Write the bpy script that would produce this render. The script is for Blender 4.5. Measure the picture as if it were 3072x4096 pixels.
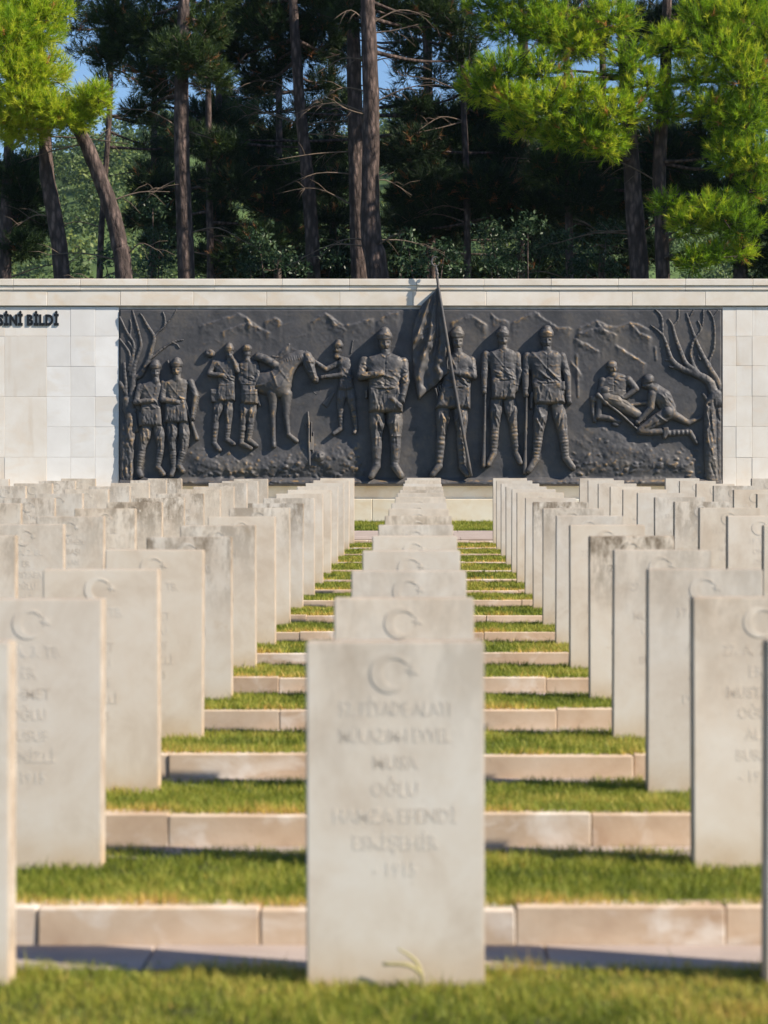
import bpy, math, random
import numpy as np
from mathutils import Vector, Matrix
R = math.radians
rng = np.random.default_rng(7)
random.seed(7)
scene = bpy.context.scene
C = scene.collection
for o in list(bpy.data.objects):
    bpy.data.objects.remove(o)

# ------------------------------------------------------------------ camera, sky, sun, exposure
FPX, VX, HY = 8419.0, 1720.0, 2017.0          # focal length and vanishing point, in photograph pixels
CAMZ = 1.352
cam = bpy.data.cameras.new('camera')
cam_o = bpy.data.objects.new('camera', cam)
C.objects.link(cam_o)
cam_o.location = (0, 0, CAMZ)
cam_o.rotation_euler = (R(90), 0, 0)
cam.sensor_fit = 'VERTICAL'
cam.sensor_height = 36.0
cam.sensor_width = 27.0
cam.lens = FPX / 4096 * 36.0
cam.shift_x = -(VX - 1536) / 4096.0
cam.shift_y = (HY - 2048) / 4096.0
cam.clip_start = 0.1
cam.clip_end = 6000
cam.dof.use_dof = True
cam.dof.focus_distance = 39.0
cam.dof.aperture_fstop = 3.8
scene.camera = cam_o

SUN_A, SUN_EL = R(70), R(38.0)               # azimuth right of straight-behind-the-camera, elevation
to_sun = Vector((math.sin(SUN_A) * math.cos(SUN_EL), -math.cos(SUN_A) * math.cos(SUN_EL), math.sin(SUN_EL)))
world = bpy.data.worlds.new('World')
scene.world = world
world.use_nodes = True
wn = world.node_tree.nodes
bg = wn['Background']
sky = wn.new('ShaderNodeTexSky')
sky.sky_type = 'NISHITA'
sky.sun_disc = False
sky.sun_elevation = SUN_EL
sky.sun_rotation = math.atan2(to_sun.x, to_sun.y)
sky.air_density = 1.0
sky.dust_density = 0.0
sky.ozone_density = 5.0
world.node_tree.links.new(sky.outputs[0], bg.inputs[0])
bg.inputs[1].default_value = 0.085
sun = bpy.data.lights.new('sun', 'SUN')
sun.energy = 5.0
sun.angle = R(0.5)
sun.color = (1.0, 0.89, 0.74)
sun_o = bpy.data.objects.new('sun', sun)
C.objects.link(sun_o)
sun_o.rotation_euler = to_sun.to_track_quat('Z', 'Y').to_euler()
sun_o.location = (30, -20, 40)
vs = scene.view_settings
vs.view_transform = 'Standard'
vs.look = 'None'
vs.exposure = 0.82
vs.gamma = 1.0
vs.use_curve_mapping = False

# ------------------------------------------------------------------ helpers
def px(x, y, Y):
    """point at depth Y that stands at photograph pixel (x, y)"""
    return np.array([(x - VX) * Y / FPX, Y, CAMZ + (HY - y) * Y / FPX])

def new_mesh(name, V, F, smooth=False, attrs=None):
    V = np.asarray(V, dtype=np.float32).reshape(-1, 3)
    me = bpy.data.meshes.new(name)
    if isinstance(F, np.ndarray):
        n, k = F.shape
        me.vertices.add(len(V))
        me.vertices.foreach_set('co', V.ravel())
        me.loops.add(n * k)
        me.loops.foreach_set('vertex_index', F.astype(np.int32).ravel())
        me.polygons.add(n)
        me.polygons.foreach_set('loop_start', np.arange(0, n * k, k, dtype=np.int32))
        me.polygons.foreach_set('loop_total', np.full(n, k, dtype=np.int32))
    else:
        me.from_pydata([tuple(map(float, v)) for v in V], [], F)
    if attrs:
        for an, av in attrs.items():
            a = me.attributes.new(an, 'FLOAT', 'POINT')
            a.data.foreach_set('value', np.asarray(av, dtype=np.float32))
    me.update(calc_edges=True)
    if smooth:
        me.polygons.foreach_set('use_smooth', np.ones(len(me.polygons), dtype=bool))
    return me

def link(name, me, mat=None, parent=None, loc=None, rot=None):
    o = bpy.data.objects.new(name, me)
    C.objects.link(o)
    if mat is not None and me is not None and not me.materials:
        me.materials.append(mat)
    if parent is not None:
        o.parent = parent
    if loc is not None:
        o.location = loc
    if rot is not None:
        o.rotation_euler = rot
    return o

def tag(o, label=None, cat=None, group=None, kind=None):
    if label: o['label'] = label
    if cat: o['category'] = cat
    if group: o['group'] = group
    if kind: o['kind'] = kind
    return o

BOXF = [(0, 1, 2, 3), (7, 6, 5, 4), (0, 4, 5, 1), (1, 5, 6, 2), (2, 6, 7, 3), (3, 7, 4, 0)]
def box_vf(x0, x1, y0, y1, z0, z1):
    return ([(x0, y0, z0), (x0, y1, z0), (x1, y1, z0), (x1, y0, z0), (x0, y0, z1), (x0, y1, z1), (x1, y1, z1), (x1, y0, z1)], BOXF)

def bevel_box(name, x0, x1, y0, y1, z0, z1, b=0.006, jit=0.0, seg=1):
    import bmesh
    v, f = box_vf(x0, x1, y0, y1, z0, z1)
    bm = bmesh.new()
    vs_ = [bm.verts.new((p[0] + random.uniform(-jit, jit), p[1] + random.uniform(-jit, jit), p[2] + random.uniform(-jit, jit))) for p in v]
    for q in f:
        bm.faces.new([vs_[i] for i in q])
    bmesh.ops.recalc_face_normals(bm, faces=bm.faces)
    if b > 0:
        bmesh.ops.bevel(bm, geom=list(bm.edges), offset=b, segments=seg, affect='EDGES')
    me = bpy.data.meshes.new(name)
    bm.to_mesh(me)
    bm.free()
    return me

def tube_vf(pts, rad, sides=8, rough=0.0, start=0):
    pts = [np.asarray(p, float) for p in pts]
    V, F = [], []
    n = len(pts)
    up = np.array([0.13, 0.97, 0.2])
    for i, p in enumerate(pts):
        t = pts[min(i + 1, n - 1)] - pts[max(i - 1, 0)]
        t = t / (np.linalg.norm(t) + 1e-9)
        a = np.cross(t, up); a /= np.linalg.norm(a) + 1e-9
        b = np.cross(t, a)
        for s in range(sides):
            ang = 2 * math.pi * s / sides
            r = rad[i] * (1 + rough * (random.random() - .5))
            V.append(p + r * (math.cos(ang) * a + math.sin(ang) * b))
    for i in range(n - 1):
        for s in range(sides):
            s2 = (s + 1) % sides
            F.append((start + i * sides + s, start + i * sides + s2, start + (i + 1) * sides + s2, start + (i + 1) * sides + s))
    F.append(tuple(start + s for s in range(sides))[::-1])
    F.append(tuple(start + (n - 1) * sides + s for s in range(sides)))
    return V, F

def smooth_path(pts, rad, n=4):
    """Catmull-Rom resample"""
    P = [np.asarray(p, float) for p in pts]
    out, ro = [], []
    for i in range(len(P) - 1):
        p0, p1, p2, p3 = P[max(i - 1, 0)], P[i], P[i + 1], P[min(i + 2, len(P) - 1)]
        for k in range(n):
            t = k / n
            out.append(0.5 * ((2 * p1) + (-p0 + p2) * t + (2 * p0 - 5 * p1 + 4 * p2 - p3) * t * t + (-p0 + 3 * p1 - 3 * p2 + p3) * t ** 3))
            ro.append(rad[i] * (1 - t) + rad[i + 1] * t)
    out.append(P[-1]); ro.append(rad[-1])
    return out, ro

# ------------------------------------------------------------------ materials
class NT:
    def __init__(self, name, rough=0.8, spec=0.3):
        self.m = bpy.data.materials.new(name)
        self.m.use_nodes = True
        self.t = self.m.node_tree
        self.n = self.t.nodes
        self.b = self.n['Principled BSDF']
        self.b.inputs['Roughness'].default_value = rough
        self.b.inputs['Specular IOR Level'].default_value = spec
    def add(self, typ, **kw):
        nd = self.n.new(typ)
        for k, v in kw.items():
            if k == 'op': nd.operation = v
            elif k == 'props':
                for a, b in v.items(): setattr(nd, a, b)
            else:
                key = int(k[1:]) if k[0] == 'i' and k[1:].isdigit() else k.replace('_', ' ')
                if hasattr(v, 'is_output') or isinstance(v, bpy.types.NodeSocket):
                    self.t.links.new(v, nd.inputs[key])
                else:
                    nd.inputs[key].default_value = v
        return nd
    def lk(self, a, b): self.t.links.new(a, b)
    def coord(self, which='Object'): return self.add('ShaderNodeTexCoord').outputs[which]
    def noise(self, vec, scale, detail=4, rough=0.55, dist=0.0):
        return self.add('ShaderNodeTexNoise', Vector=vec, Scale=scale, Detail=detail, Roughness=rough, Distortion=dist).outputs['Fac']
    def ramp(self, fac, stops, interp='LINEAR'):
        r = self.n.new('ShaderNodeValToRGB')
        r.color_ramp.interpolation = interp
        el = r.color_ramp.elements
        while len(el) > 1: el.remove(el[-1])
        for i, (p, c) in enumerate(stops):
            e = el[0] if i == 0 else el.new(p)
            e.position = p
            e.color = (c, c, c, 1) if isinstance(c, (int, float)) else (*c, 1)
        self.lk(fac, r.inputs[0])
        return r.outputs[0]
    def mix(self, fac, a, b, mode='MIX'):
        m = self.n.new('ShaderNodeMix')
        m.data_type = 'RGBA'
        m.blend_type = mode
        for s, v in ((m.inputs[0], fac), (m.inputs[6], a), (m.inputs[7], b)):
            if isinstance(v, bpy.types.NodeSocket): self.lk(v, s)
            elif isinstance(v, (int, float)): s.default_value = v if s == m.inputs[0] else (v, v, v, 1)
            else: s.default_value = (*v, 1)
        return m.outputs[2]
    def math(self, op, a, b=0.0, clamp=False):
        m = self.n.new('ShaderNodeMath')
        m.operation = op
        m.use_clamp = clamp
        for s, v in ((m.inputs[0], a), (m.inputs[1], b)):
            if isinstance(v, bpy.types.NodeSocket): self.lk(v, s)
            else: s.default_value = v
        return m.outputs[0]
    def vadd(self, a, b):
        m = self.n.new('ShaderNodeVectorMath'); m.operation = 'ADD'
        self.lk(a, m.inputs[0]); self.lk(b, m.inputs[1])
        return m.outputs[0]
    def vmul(self, a, v):
        m = self.n.new('ShaderNodeVectorMath'); m.operation = 'MULTIPLY'
        self.lk(a, m.inputs[0]); m.inputs[1].default_value = v
        return m.outputs[0]
    def rand_off(self, k=40.0):
        oi = self.add('ShaderNodeObjectInfo')
        m = self.n.new('ShaderNodeVectorMath'); m.operation = 'SCALE'
        cmb = self.add('ShaderNodeCombineXYZ')
        r = oi.outputs['Random']
        self.lk(r, cmb.inputs[0]); self.lk(self.math('MULTIPLY', r, 2.7), cmb.inputs[1]); self.lk(self.math('MULTIPLY', r, 5.3), cmb.inputs[2])
        self.lk(cmb.outputs[0], m.inputs[0]); m.inputs['Scale'].default_value = k
        return m.outputs[0]
    def bump(self, h, strength=0.3, dist=0.01):
        b = self.add('ShaderNodeBump', Strength=strength, Distance=dist, Height=h)
        self.lk(b.outputs[0], self.b.inputs['Normal'])
    def col(self, c): self.lk(c, self.b.inputs['Base Color'])

def mat_headstone():
    t = NT('headstone_limestone', 0.85, 0.2)
    oc = t.coord()
    v = t.vadd(oc, t.rand_off())
    oi = t.add('ShaderNodeObjectInfo')
    big = t.noise(v, 3.2, 7, 0.68, 0.4)
    base = t.ramp(big, [(0.3, (0.60, 0.505, 0.415)), (0.5, (0.70, 0.62, 0.535)), (0.72, (0.75, 0.695, 0.63))])
    base = t.mix(0.75, base, oi.outputs['Color'], 'MULTIPLY')
    sep = t.add('ShaderNodeSeparateXYZ', Vector=oc)
    z = sep.outputs[2]
    # mottled brown on sides and top, painted to dull their sunlit glare
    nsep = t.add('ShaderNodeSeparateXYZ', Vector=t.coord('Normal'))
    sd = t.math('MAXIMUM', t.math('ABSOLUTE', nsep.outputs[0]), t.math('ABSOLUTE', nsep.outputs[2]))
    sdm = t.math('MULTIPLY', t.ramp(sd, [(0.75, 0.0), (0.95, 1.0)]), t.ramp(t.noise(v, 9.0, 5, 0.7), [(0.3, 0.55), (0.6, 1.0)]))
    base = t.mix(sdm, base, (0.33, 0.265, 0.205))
    # soil splash at the foot
    foot = t.math('MULTIPLY', t.ramp(z, [(0.0, 1.0), (0.14, 0.0)]), t.noise(v, 7.0, 3))
    base = t.mix(t.math('MULTIPLY', foot, 1.1, True), base, (0.56, 0.39, 0.22))
    # weather stains running down from the top
    st = t.vmul(v, (6.5, 6.5, 2.6))
    streak = t.noise(st, 1.3, 6, 0.75)
    fine = t.noise(v, 22.0, 5, 0.7)
    top = t.ramp(t.math('ADD', z, t.math('MULTIPLY', fine, 0.12)), [(0.55, 0.0), (1.0, 1.0)])
    msk = t.math('MULTIPLY', t.ramp(streak, [(0.42, 0.0), (0.58, 1.0)]), top)
    msk = t.math('MULTIPLY', msk, oi.outputs['Alpha'], True)
    base = t.mix(msk, base, (0.20, 0.155, 0.11))
    # ochre lichen blotches, few
    bl = t.ramp(t.noise(v, 5.5, 6, 0.7), [(0.62, 0.0), (0.75, 1.0)])
    base = t.mix(t.math('MULTIPLY', t.math('MULTIPLY', bl, oi.outputs['Alpha']), 0.55), base, (0.46, 0.31, 0.16))
    sp = t.ramp(t.noise(v, 60.0, 2), [(0.68, 0.0), (0.74, 1.0)])
    base = t.mix(t.math('MULTIPLY', sp, 0.18), base, (0.3, 0.25, 0.2))
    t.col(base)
    t.bump(t.noise(v, 120.0, 4, 0.7), 0.12, 0.004)
    return t.m

def mat_stone(name, stops, scale=2.5, patches=None, bump=0.2, streak=False):
    t = NT(name, 0.85, 0.2)
    v = t.vadd(t.coord(), t.rand_off())
    n = t.noise(v, scale, 6, 0.62, 0.3)
    c = t.ramp(n, stops)
    oi = t.add('ShaderNodeObjectInfo')
    c = t.mix(1.0, c, t.ramp(oi.outputs['Random'], [(0.0, 0.95), (1.0, 1.04)]), 'MULTIPLY')
    if patches:
        p = t.ramp(t.noise(t.vmul(v, (1.0, 1.0, 1.7)), patches[1], 5, 0.6, 0.6), [(0.52, 0.0), (0.66, 1.0)])
        c = t.mix(t.math('MULTIPLY', p, patches[2]), c, patches[0])
    if streak:
        s = t.ramp(t.noise(t.vmul(v, (5.0, 5.0, 0.5)), 1.0, 5, 0.6), [(0.55, 0.0), (0.75, 1.0)])
        c = t.mix(t.math('MULTIPLY', s, 0.35), c, (0.52, 0.40, 0.28))
    fs = t.ramp(t.noise(v, 45.0, 3), [(0.66, 0.0), (0.74, 1.0)])
    c = t.mix(t.math('MULTIPLY', fs, 0.22), c, (0.26, 0.2, 0.15))
    t.col(c)
    t.bump(t.noise(v, 90.0, 5, 0.7), bump, 0.006)
    return t.m

def mat_bronze():
    t = NT('patinated_bronze', 0.6, 0.35)
    gc = t.coord('Object')
    n = t.noise(gc, 1.6, 6, 0.65)
    c = t.ramp(n, [(0.3, (0.048, 0.050, 0.056)), (0.5, (0.080, 0.079, 0.085)), (0.72, (0.125, 0.112, 0.100))])
    w = t.add('ShaderNodeAttribute', props={'attribute_name': 'wear'}).outputs['Fac']
    pn = t.ramp(t.noise(gc, 5.0, 5, 0.7), [(0.50, 0.0), (0.66, 1.0)])
    m = t.math('MULTIPLY', w, pn, True)
    c = t.mix(t.math('MULTIPLY', m, 0.6), c, (0.42, 0.26, 0.10))
    t.col(c)
    t.b.inputs['Metallic'].default_value = 0.25
    t.lk(t.ramp(t.noise(gc, 9.0, 4), [(0.3, 0.52), (0.7, 0.72)]), t.b.inputs['Roughness'])
    t.bump(t.noise(gc, 40.0, 5, 0.7), 0.25, 0.006)
    return t.m

def mat_leafy(name, stops, trans=0.35, attr='tint', rough=0.55):
    t = NT(name, rough, 0.25)
    a = t.add('ShaderNodeAttribute', props={'attribute_name': attr}).outputs['Fac']
    c = t.ramp(a, stops)
    t.col(c)
    tr = t.add('ShaderNodeBsdfTranslucent')
    t.lk(c, tr.inputs[0])
    mx = t.n.new('ShaderNodeMixShader')
    mx.inputs[0].default_value = trans
    t.lk(t.b.outputs[0], mx.inputs[1]); t.lk(tr.outputs[0], mx.inputs[2])
    t.lk(mx.outputs[0], t.n['Material Output'].inputs[0])
    return t.m

def mat_bark():
    t = NT('pine_bark', 0.9, 0.15)
    oc = t.coord()
    v = t.vadd(t.vmul(oc, (1.0, 1.0, 0.35)), t.rand_off(9.0))
    vo = t.add('ShaderNodeTexVoronoi', Vector=v, Scale=11.0)
    n = t.noise(v, 6.0, 6, 0.7)
    c = t.ramp(n, [(0.3, (0.055, 0.040, 0.035)), (0.5, (0.13, 0.095, 0.085)), (0.68, (0.22, 0.16, 0.14)), (0.8, (0.33, 0.20, 0.13))])
    c = t.mix(t.ramp(vo.outputs['Distance'], [(0.25, 0.0), (0.6, 0.75)]), c, (0.035, 0.028, 0.026))
    t.col(c)
    t.bump(t.math('SUBTRACT', t.noise(v, 14.0, 5, 0.7), vo.outputs['Distance']), 0.9, 0.05)
    return t.m

def mat_plain(name, c, rough=0.7, metal=0.0, spec=0.3, var=0.15, scale=8.0):
    t = NT(name, rough, spec)
    n = t.noise(t.coord(), scale, 4)
    t.col(t.ramp(n, [(0.3, tuple(x * (1 - var) for x in c)), (0.7, tuple(x * (1 + var) for x in c))]))
    t.b.inputs['Metallic'].default_value = metal
    return t.m

M = {}
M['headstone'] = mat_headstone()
M['kerb'] = mat_stone('kerb_sandstone', [(0.28, (0.44, 0.31, 0.215)), (0.5, (0.56, 0.435, 0.32)), (0.72, (0.63, 0.53, 0.425))], 3.0, ((0.76, 0.71, 0.65), 2.6, 0.75))
M['paving'] = mat_stone('paving_stone', [(0.3, (0.30, 0.245, 0.22)), (0.7, (0.40, 0.335, 0.30))], 3.0)
M['tile'] = mat_stone('wall_tile_limestone', [(0.3, (0.70, 0.68, 0.66)), (0.7, (0.80, 0.79, 0.78))], 1.5, ((0.66, 0.58, 0.48), 1.1, 0.35), 0.1)
M['tile_tan'] = mat_stone('wall_slab_limestone', [(0.3, (0.69, 0.63, 0.56)), (0.55, (0.75, 0.71, 0.66)), (0.75, (0.79, 0.77, 0.73))], 1.3, ((0.70, 0.55, 0.41), 1.2, 0.3), 0.15, True)
M['cornice'] = mat_stone('cornice_limestone', [(0.3, (0.66, 0.59, 0.50)), (0.6, (0.76, 0.71, 0.64)), (0.8, (0.80, 0.77, 0.72))], 1.6, ((0.66, 0.50, 0.33), 1.4, 0.35), 0.15)
M['plinth'] = mat_stone('plinth_limestone', [(0.3, (0.68, 0.56, 0.40)), (0.6, (0.78, 0.72, 0.60))], 1.2, ((0.60, 0.42, 0.20), 1.1, 0.45), 0.15)
M['bronze'] = mat_bronze()
M['grass'] = mat_leafy('lawn_grass', [(0.0, (0.06, 0.095, 0.010)), (0.40, (0.215, 0.262, 0.030)), (0.70, (0.42, 0.39, 0.075)), (1.0, (0.58, 0.39, 0.11))], 0.35)
M['soil'] = mat_plain('lawn_soil', (0.055, 0.060, 0.022), 0.95, 0, 0.1, 0.4, 6.0)
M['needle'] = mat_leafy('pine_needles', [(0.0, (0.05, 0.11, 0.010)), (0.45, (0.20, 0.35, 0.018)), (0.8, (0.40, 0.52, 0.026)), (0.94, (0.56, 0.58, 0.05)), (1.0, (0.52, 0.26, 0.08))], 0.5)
M['needle_dark'] = mat_leafy('pine_needles_shaded', [(0.0, (0.012, 0.026, 0.010)), (0.6, (0.032, 0.062, 0.016)), (0.93, (0.07, 0.11, 0.02)), (1.0, (0.22, 0.10, 0.04))], 0.15)  # darker copy of the needles, shade of the inner grove put into the colour
M['leaf'] = mat_leafy('evergreen_leaves', [(0.0, (0.015, 0.036, 0.020)), (0.6, (0.038, 0.075, 0.034)), (1.0, (0.11, 0.16, 0.075))], 0.3, rough=0.4)
M['far_leaf'] = mat_leafy('far_forest_leaves', [(0.0, (0.03, 0.065, 0.022)), (0.6, (0.085, 0.125, 0.03)), (1.0, (0.17, 0.20, 0.045))], 0.15)
M['bark'] = mat_bark()
M['dead'] = mat_plain('dead_wood', (0.15, 0.115, 0.09), 0.9, 0, 0.1, 0.35, 9.0)
M['hill'] = mat_plain('hill_earth', (0.07, 0.11, 0.04), 0.95, 0, 0.1, 0.3, 0.2)
M['letter'] = mat_plain('black_metal', (0.012, 0.013, 0.016), 0.45, 0.2, 0.4, 0.2)
M['joint'] = mat_plain('wall_mortar', (0.58, 0.54, 0.50), 0.95, 0, 0.1, 0.2)
M['straw'] = mat_plain('dry_stalk', (0.34, 0.30, 0.15), 0.8, 0, 0.2, 0.2)

# ------------------------------------------------------------------ layout of the terraces
Y0 = 5.904
def row_y(i): return Y0 * (1 + 0.272 * i + 0.00064 * i * i)
def slope_z(Y): return 0.03056 * (Y - Y0)
NR = 16
ROWS = [(row_y(i), slope_z(row_y(i))) for i in range(NR)]
KD, KT = 0.52, 0.12
KHS = [.120, .118, .104, .102, .088, .076, .068, .062, .060, .036, .032, .030, .030, .032, .026, .05]
#              # kerb face behind the stones, kerb height, kerb thickness
YW = 39.2                                    # wall face
PATH0, PATH1 = ROWS[-1][0] + KD + KT, 34.6
ZW = slope_z(38.8)

# ground sheet: one strip profile in Y
prof = [(-300.0, -0.35), (-30, -0.2), (0, -0.13), (Y0 - 0.8, -0.02), (Y0 - 0.2, 0.0)]
for i, (Y, z) in enumerate(ROWS):
    KH = KHS[i]
    prof += [(Y - 0.2, z), (Y + 0.2, z), (Y + KD - 0.02, z - 0.012), (Y + KD + KT * 0.5, z - 0.012), (Y + KD + KT * 0.5 + 0.001, z + KH - 0.03)]
    nz = ROWS[i + 1][1] if i + 1 < NR else slope_z(PATH0 + .3)
    if i + 1 < NR:
        prof += [(Y + KD + KT + 0.3, z + KH - 0.04)]
prof = sorted(set(prof))
prof += [(PATH1 + 0.05, slope_z(PATH1) + 0.02), (38.9, ZW), (41.5, ZW), (60, 1.0), (110, 0.6), (400, 0.0), (800, 0.0)]
xs = [-900, -300, -40, -12, -7, -4, -2, 0, 2, 4, 6, 9, 14, 40, 300, 900]
V = [(x, y, z) for (y, z) in prof for x in xs]
nx = len(xs)
F = [(j * nx + i, j * nx + i + 1, (j + 1) * nx + i + 1, (j + 1) * nx + i) for j in range(len(prof) - 1) for i in range(nx - 1)]
g = link('ground', new_mesh('ground', V, F), M['soil'])
tag(g, 'terraced cemetery ground under the lawn', kind='structure')

PY = np.array([p[0] for p in prof]); PZ = np.array([p[1] for p in prof])
def ground_z(Y): return np.interp(Y, PY, PZ)
def half_l(Y): return (0 - VX) * Y / FPX
def half_r(Y): return (3072 - VX) * Y / FPX

# kerbs: one per terrace, of separate stones
for i, (Y, z) in enumerate(ROWS):
    k = bpy.data.objects.new('kerb', None)
    C.objects.link(k)
    k.location = (0, Y + KD, z)
    KH = KHS[i]
    tag(k, 'sandstone kerb retaining terrace %d counted from the front' % (i + 1), kind='structure')
    x = half_l(Y) - 0.5 - random.random() * 0.5
    while x < half_r(Y) + 0.4:
        L = random.uniform(0.62, 0.95)
        dz = random.uniform(-0.006, 0.005)
        me = bevel_box('kerb_stone', -L / 2 + 0.002, L / 2 - 0.002, 0, KT, -0.06, KH + dz, 0.0035, 0.002)
        link('kerb_stone', me, M['kerb'], k, (x + L / 2, random.uniform(-0.005, 0.005), 0))
        x += L
# paving strips at the foot of the kerbs and the path in front of the wall
for i, (Y, z) in enumerate(ROWS):
    p = bpy.data.objects.new('paving_strip', None)
    C.objects.link(p)
    p.location = (0, Y, z)
    tag(p, 'narrow grey paving strip at the foot of kerb %d from the front' % (i + 1), kind='structure')
    x = half_l(Y) - 0.6
    while x < half_r(Y) + 0.4:
        L = random.uniform(0.8, 1.2)
        me = bevel_box('paving_slab', -L / 2 + 0.003, L / 2 - 0.003, 0.20, KD - 0.004, -0.05, 0.008 if i == 0 else -0.002, 0.004, 0.001)
        link('paving_slab', me, M['paving'], p, (x + L / 2, 0, 0))
        x += L
path = bpy.data.objects.new('path', None)
C.objects.link(path)
path.location = (0, PATH0, 0)
tag(path, 'pale paved path between the last row and the memorial wall', kind='structure')
yy = PATH0 + 0.02
while yy < PATH1 - 0.2:
    x = -7.6 + random.uniform(-.3, 0)
    while x < 7.2:
        L = 0.9
        za, zb = slope_z(yy), slope_z(yy + 0.58)
        v, f = box_vf(-L / 2 + .004, L / 2 - .004, 0.004, 0.576, -0.08, 0.0)
        v = [(a, b, c + slope_z(yy + b) + 0.05) for a, b, c in v]
        link('paving_slab', new_mesh('paving_slab', v, f), M['paving'], path, (x + L / 2, yy - PATH0, 0))
        x += L
    yy += 0.58

# ------------------------------------------------------------------ headstones
SW, SH, ST = 0.5, 0.968, 0.10
def text_mesh(lines, size, lead, ext, align='CENTER', res=2, offset=0.0, space=1.0):
    cu = bpy.data.curves.new('inscription', 'FONT')
    cu.body = '\n'.join(lines)
    cu.size = size
    cu.space_line = lead
    cu.align_x = align
    cu.extrude = ext
    cu.offset = offset
    cu.space_character = space
    cu.resolution_u = res
    o = bpy.data.objects.new('inscription', cu)
    C.objects.link(o)
    bpy.context.view_layer.update()
    dg = bpy.context.evaluated_depsgraph_get()
    me = bpy.data.meshes.new_from_object(o.evaluated_get(dg))
    bpy.data.objects.remove(o)
    me.transform(Matrix.Rotation(R(90), 4, 'X'))
    me.name = 'inscription'
    return me

INSCR = [
    ['57. PİYADE ALAYI', 'MÜLAZIM-I EVVEL', 'MUSA', 'OĞLU', 'HAMZA EFENDİ', 'ESKİŞEHİR', '- 1915'],
    ['17. A. YR.', 'ÇAVUŞ', 'HÜSEYİN', 'OĞLU', 'MEHMET', 'KONYA', '- 1915'],
    ['27. A. 2. BL.', 'ER', 'MUSTAFA', 'OĞLU', 'ALİ', 'BURSA', '- 1915'],
    ['19. TÜMEN', 'ONBAŞI', 'OSMAN', 'OĞLU', 'İBRAHİM', 'SİVAS', '- 1915'],
    ['72. A. 1. TB.', 'ER', 'SALİH', 'OĞLU', 'HASAN', 'ÇORUM', '- 1915'],
    ['57. A. 3. TB.', 'ER', 'AHMET', 'OĞLU', 'YUSUF', 'DENİZLİ', '- 1915'],
]
txt_meshes = []
for k, L in enumerate(INSCR):
    lm = []
    for q, ln in enumerate(L):
        me = text_mesh([ln], 0.057, 1.0, 0.0006, res=2, offset=0.0004)
        me.transform(Matrix.Diagonal((0.70 if len(ln) > 13 else 0.86, 1, 1, 1)))
        me.transform(Matrix.Translation((0, -0.0002, SH - 0.206 - 0.0752 * q)))
        me.materials.append(M['headstone'])
        lm.append(me)
    txt_meshes.append(lm)

def crescent_vf(ro, ri, off, n=28, d=0.008):
    """solid crescent open to +x, lying in the XZ plane"""
    # outer circle radius ro, inner circle radius ri centred at +off
    xi = (ro * ro - ri * ri + off * off) / (2 * off)
    zi = math.sqrt(max(ro * ro - xi * xi, 0))
    a0 = math.atan2(zi, xi); b0 = math.atan2(zi, xi - off)
    out = [(ro * math.cos(a0 + (2 * math.pi - 2 * a0) * i / n), ro * math.sin(a0 + (2 * math.pi - 2 * a0) * i / n)) for i in range(n + 1)]
    inn = [(off + ri * math.cos(b0 + (2 * math.pi - 2 * b0) * i / n), ri * math.sin(b0 + (2 * math.pi - 2 * b0) * i / n)) for i in range(n + 1)]
    V = [(x, -d, z) for x, z in out] + [(x, -d, z) for x, z in inn] + [(x * 1.0, 0.002, z) for x, z in out] + [(x, 0.002, z) for x, z in inn]
    m = n + 1
    F = []
    for i in range(n):
        F.append((i, i + 1, m + i + 1, m + i))
        F.append((2 * m + i, 2 * m + i + 1, i + 1, i))
        F.append((m + i, m + i + 1, 3 * m + i + 1, 3 * m + i))
    return V, F

def star_vf(r, d=0.008, rot=0.0):
    V = [(0, -d, 0)]
    for i in range(10):
        a = rot + math.pi * i / 5
        q = r if i % 2 == 0 else r * 0.40
        V.append((q * math.cos(a), -d * 0.75, q * math.sin(a)))
    for i in range(10):
        V.append((V[i + 1][0], 0.002, V[i + 1][2]))
    F = []
    for i in range(10):
        j = (i + 1) % 10
        F.append((0, 1 + i, 1 + j)); F.append((1 + i, 11 + i, 11 + j, 1 + j))
    return V, F

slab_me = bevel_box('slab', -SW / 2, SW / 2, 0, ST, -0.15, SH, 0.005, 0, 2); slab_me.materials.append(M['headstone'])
cr_me = new_mesh('crescent', *crescent_vf(0.055, 0.041, 0.0165, 28, 0.0016)); cr_me.transform(Matrix.Translation((-0.014, 0, SH - 0.088))); cr_me.materials.append(M['headstone'])
st_me = new_mesh('star', *star_vf(0.020, 0.0016, math.pi)); st_me.transform(Matrix.Translation((0.050, 0, SH - 0.080))); st_me.materials.append(M['headstone'])

ORD = ['first', 'second', 'third', 'fourth', 'fifth', 'sixth', 'seventh', 'eighth', 'ninth', 'tenth', 'eleventh', 'twelfth', 'thirteenth', 'fourteenth', 'fifteenth', 'sixteenth']
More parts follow.
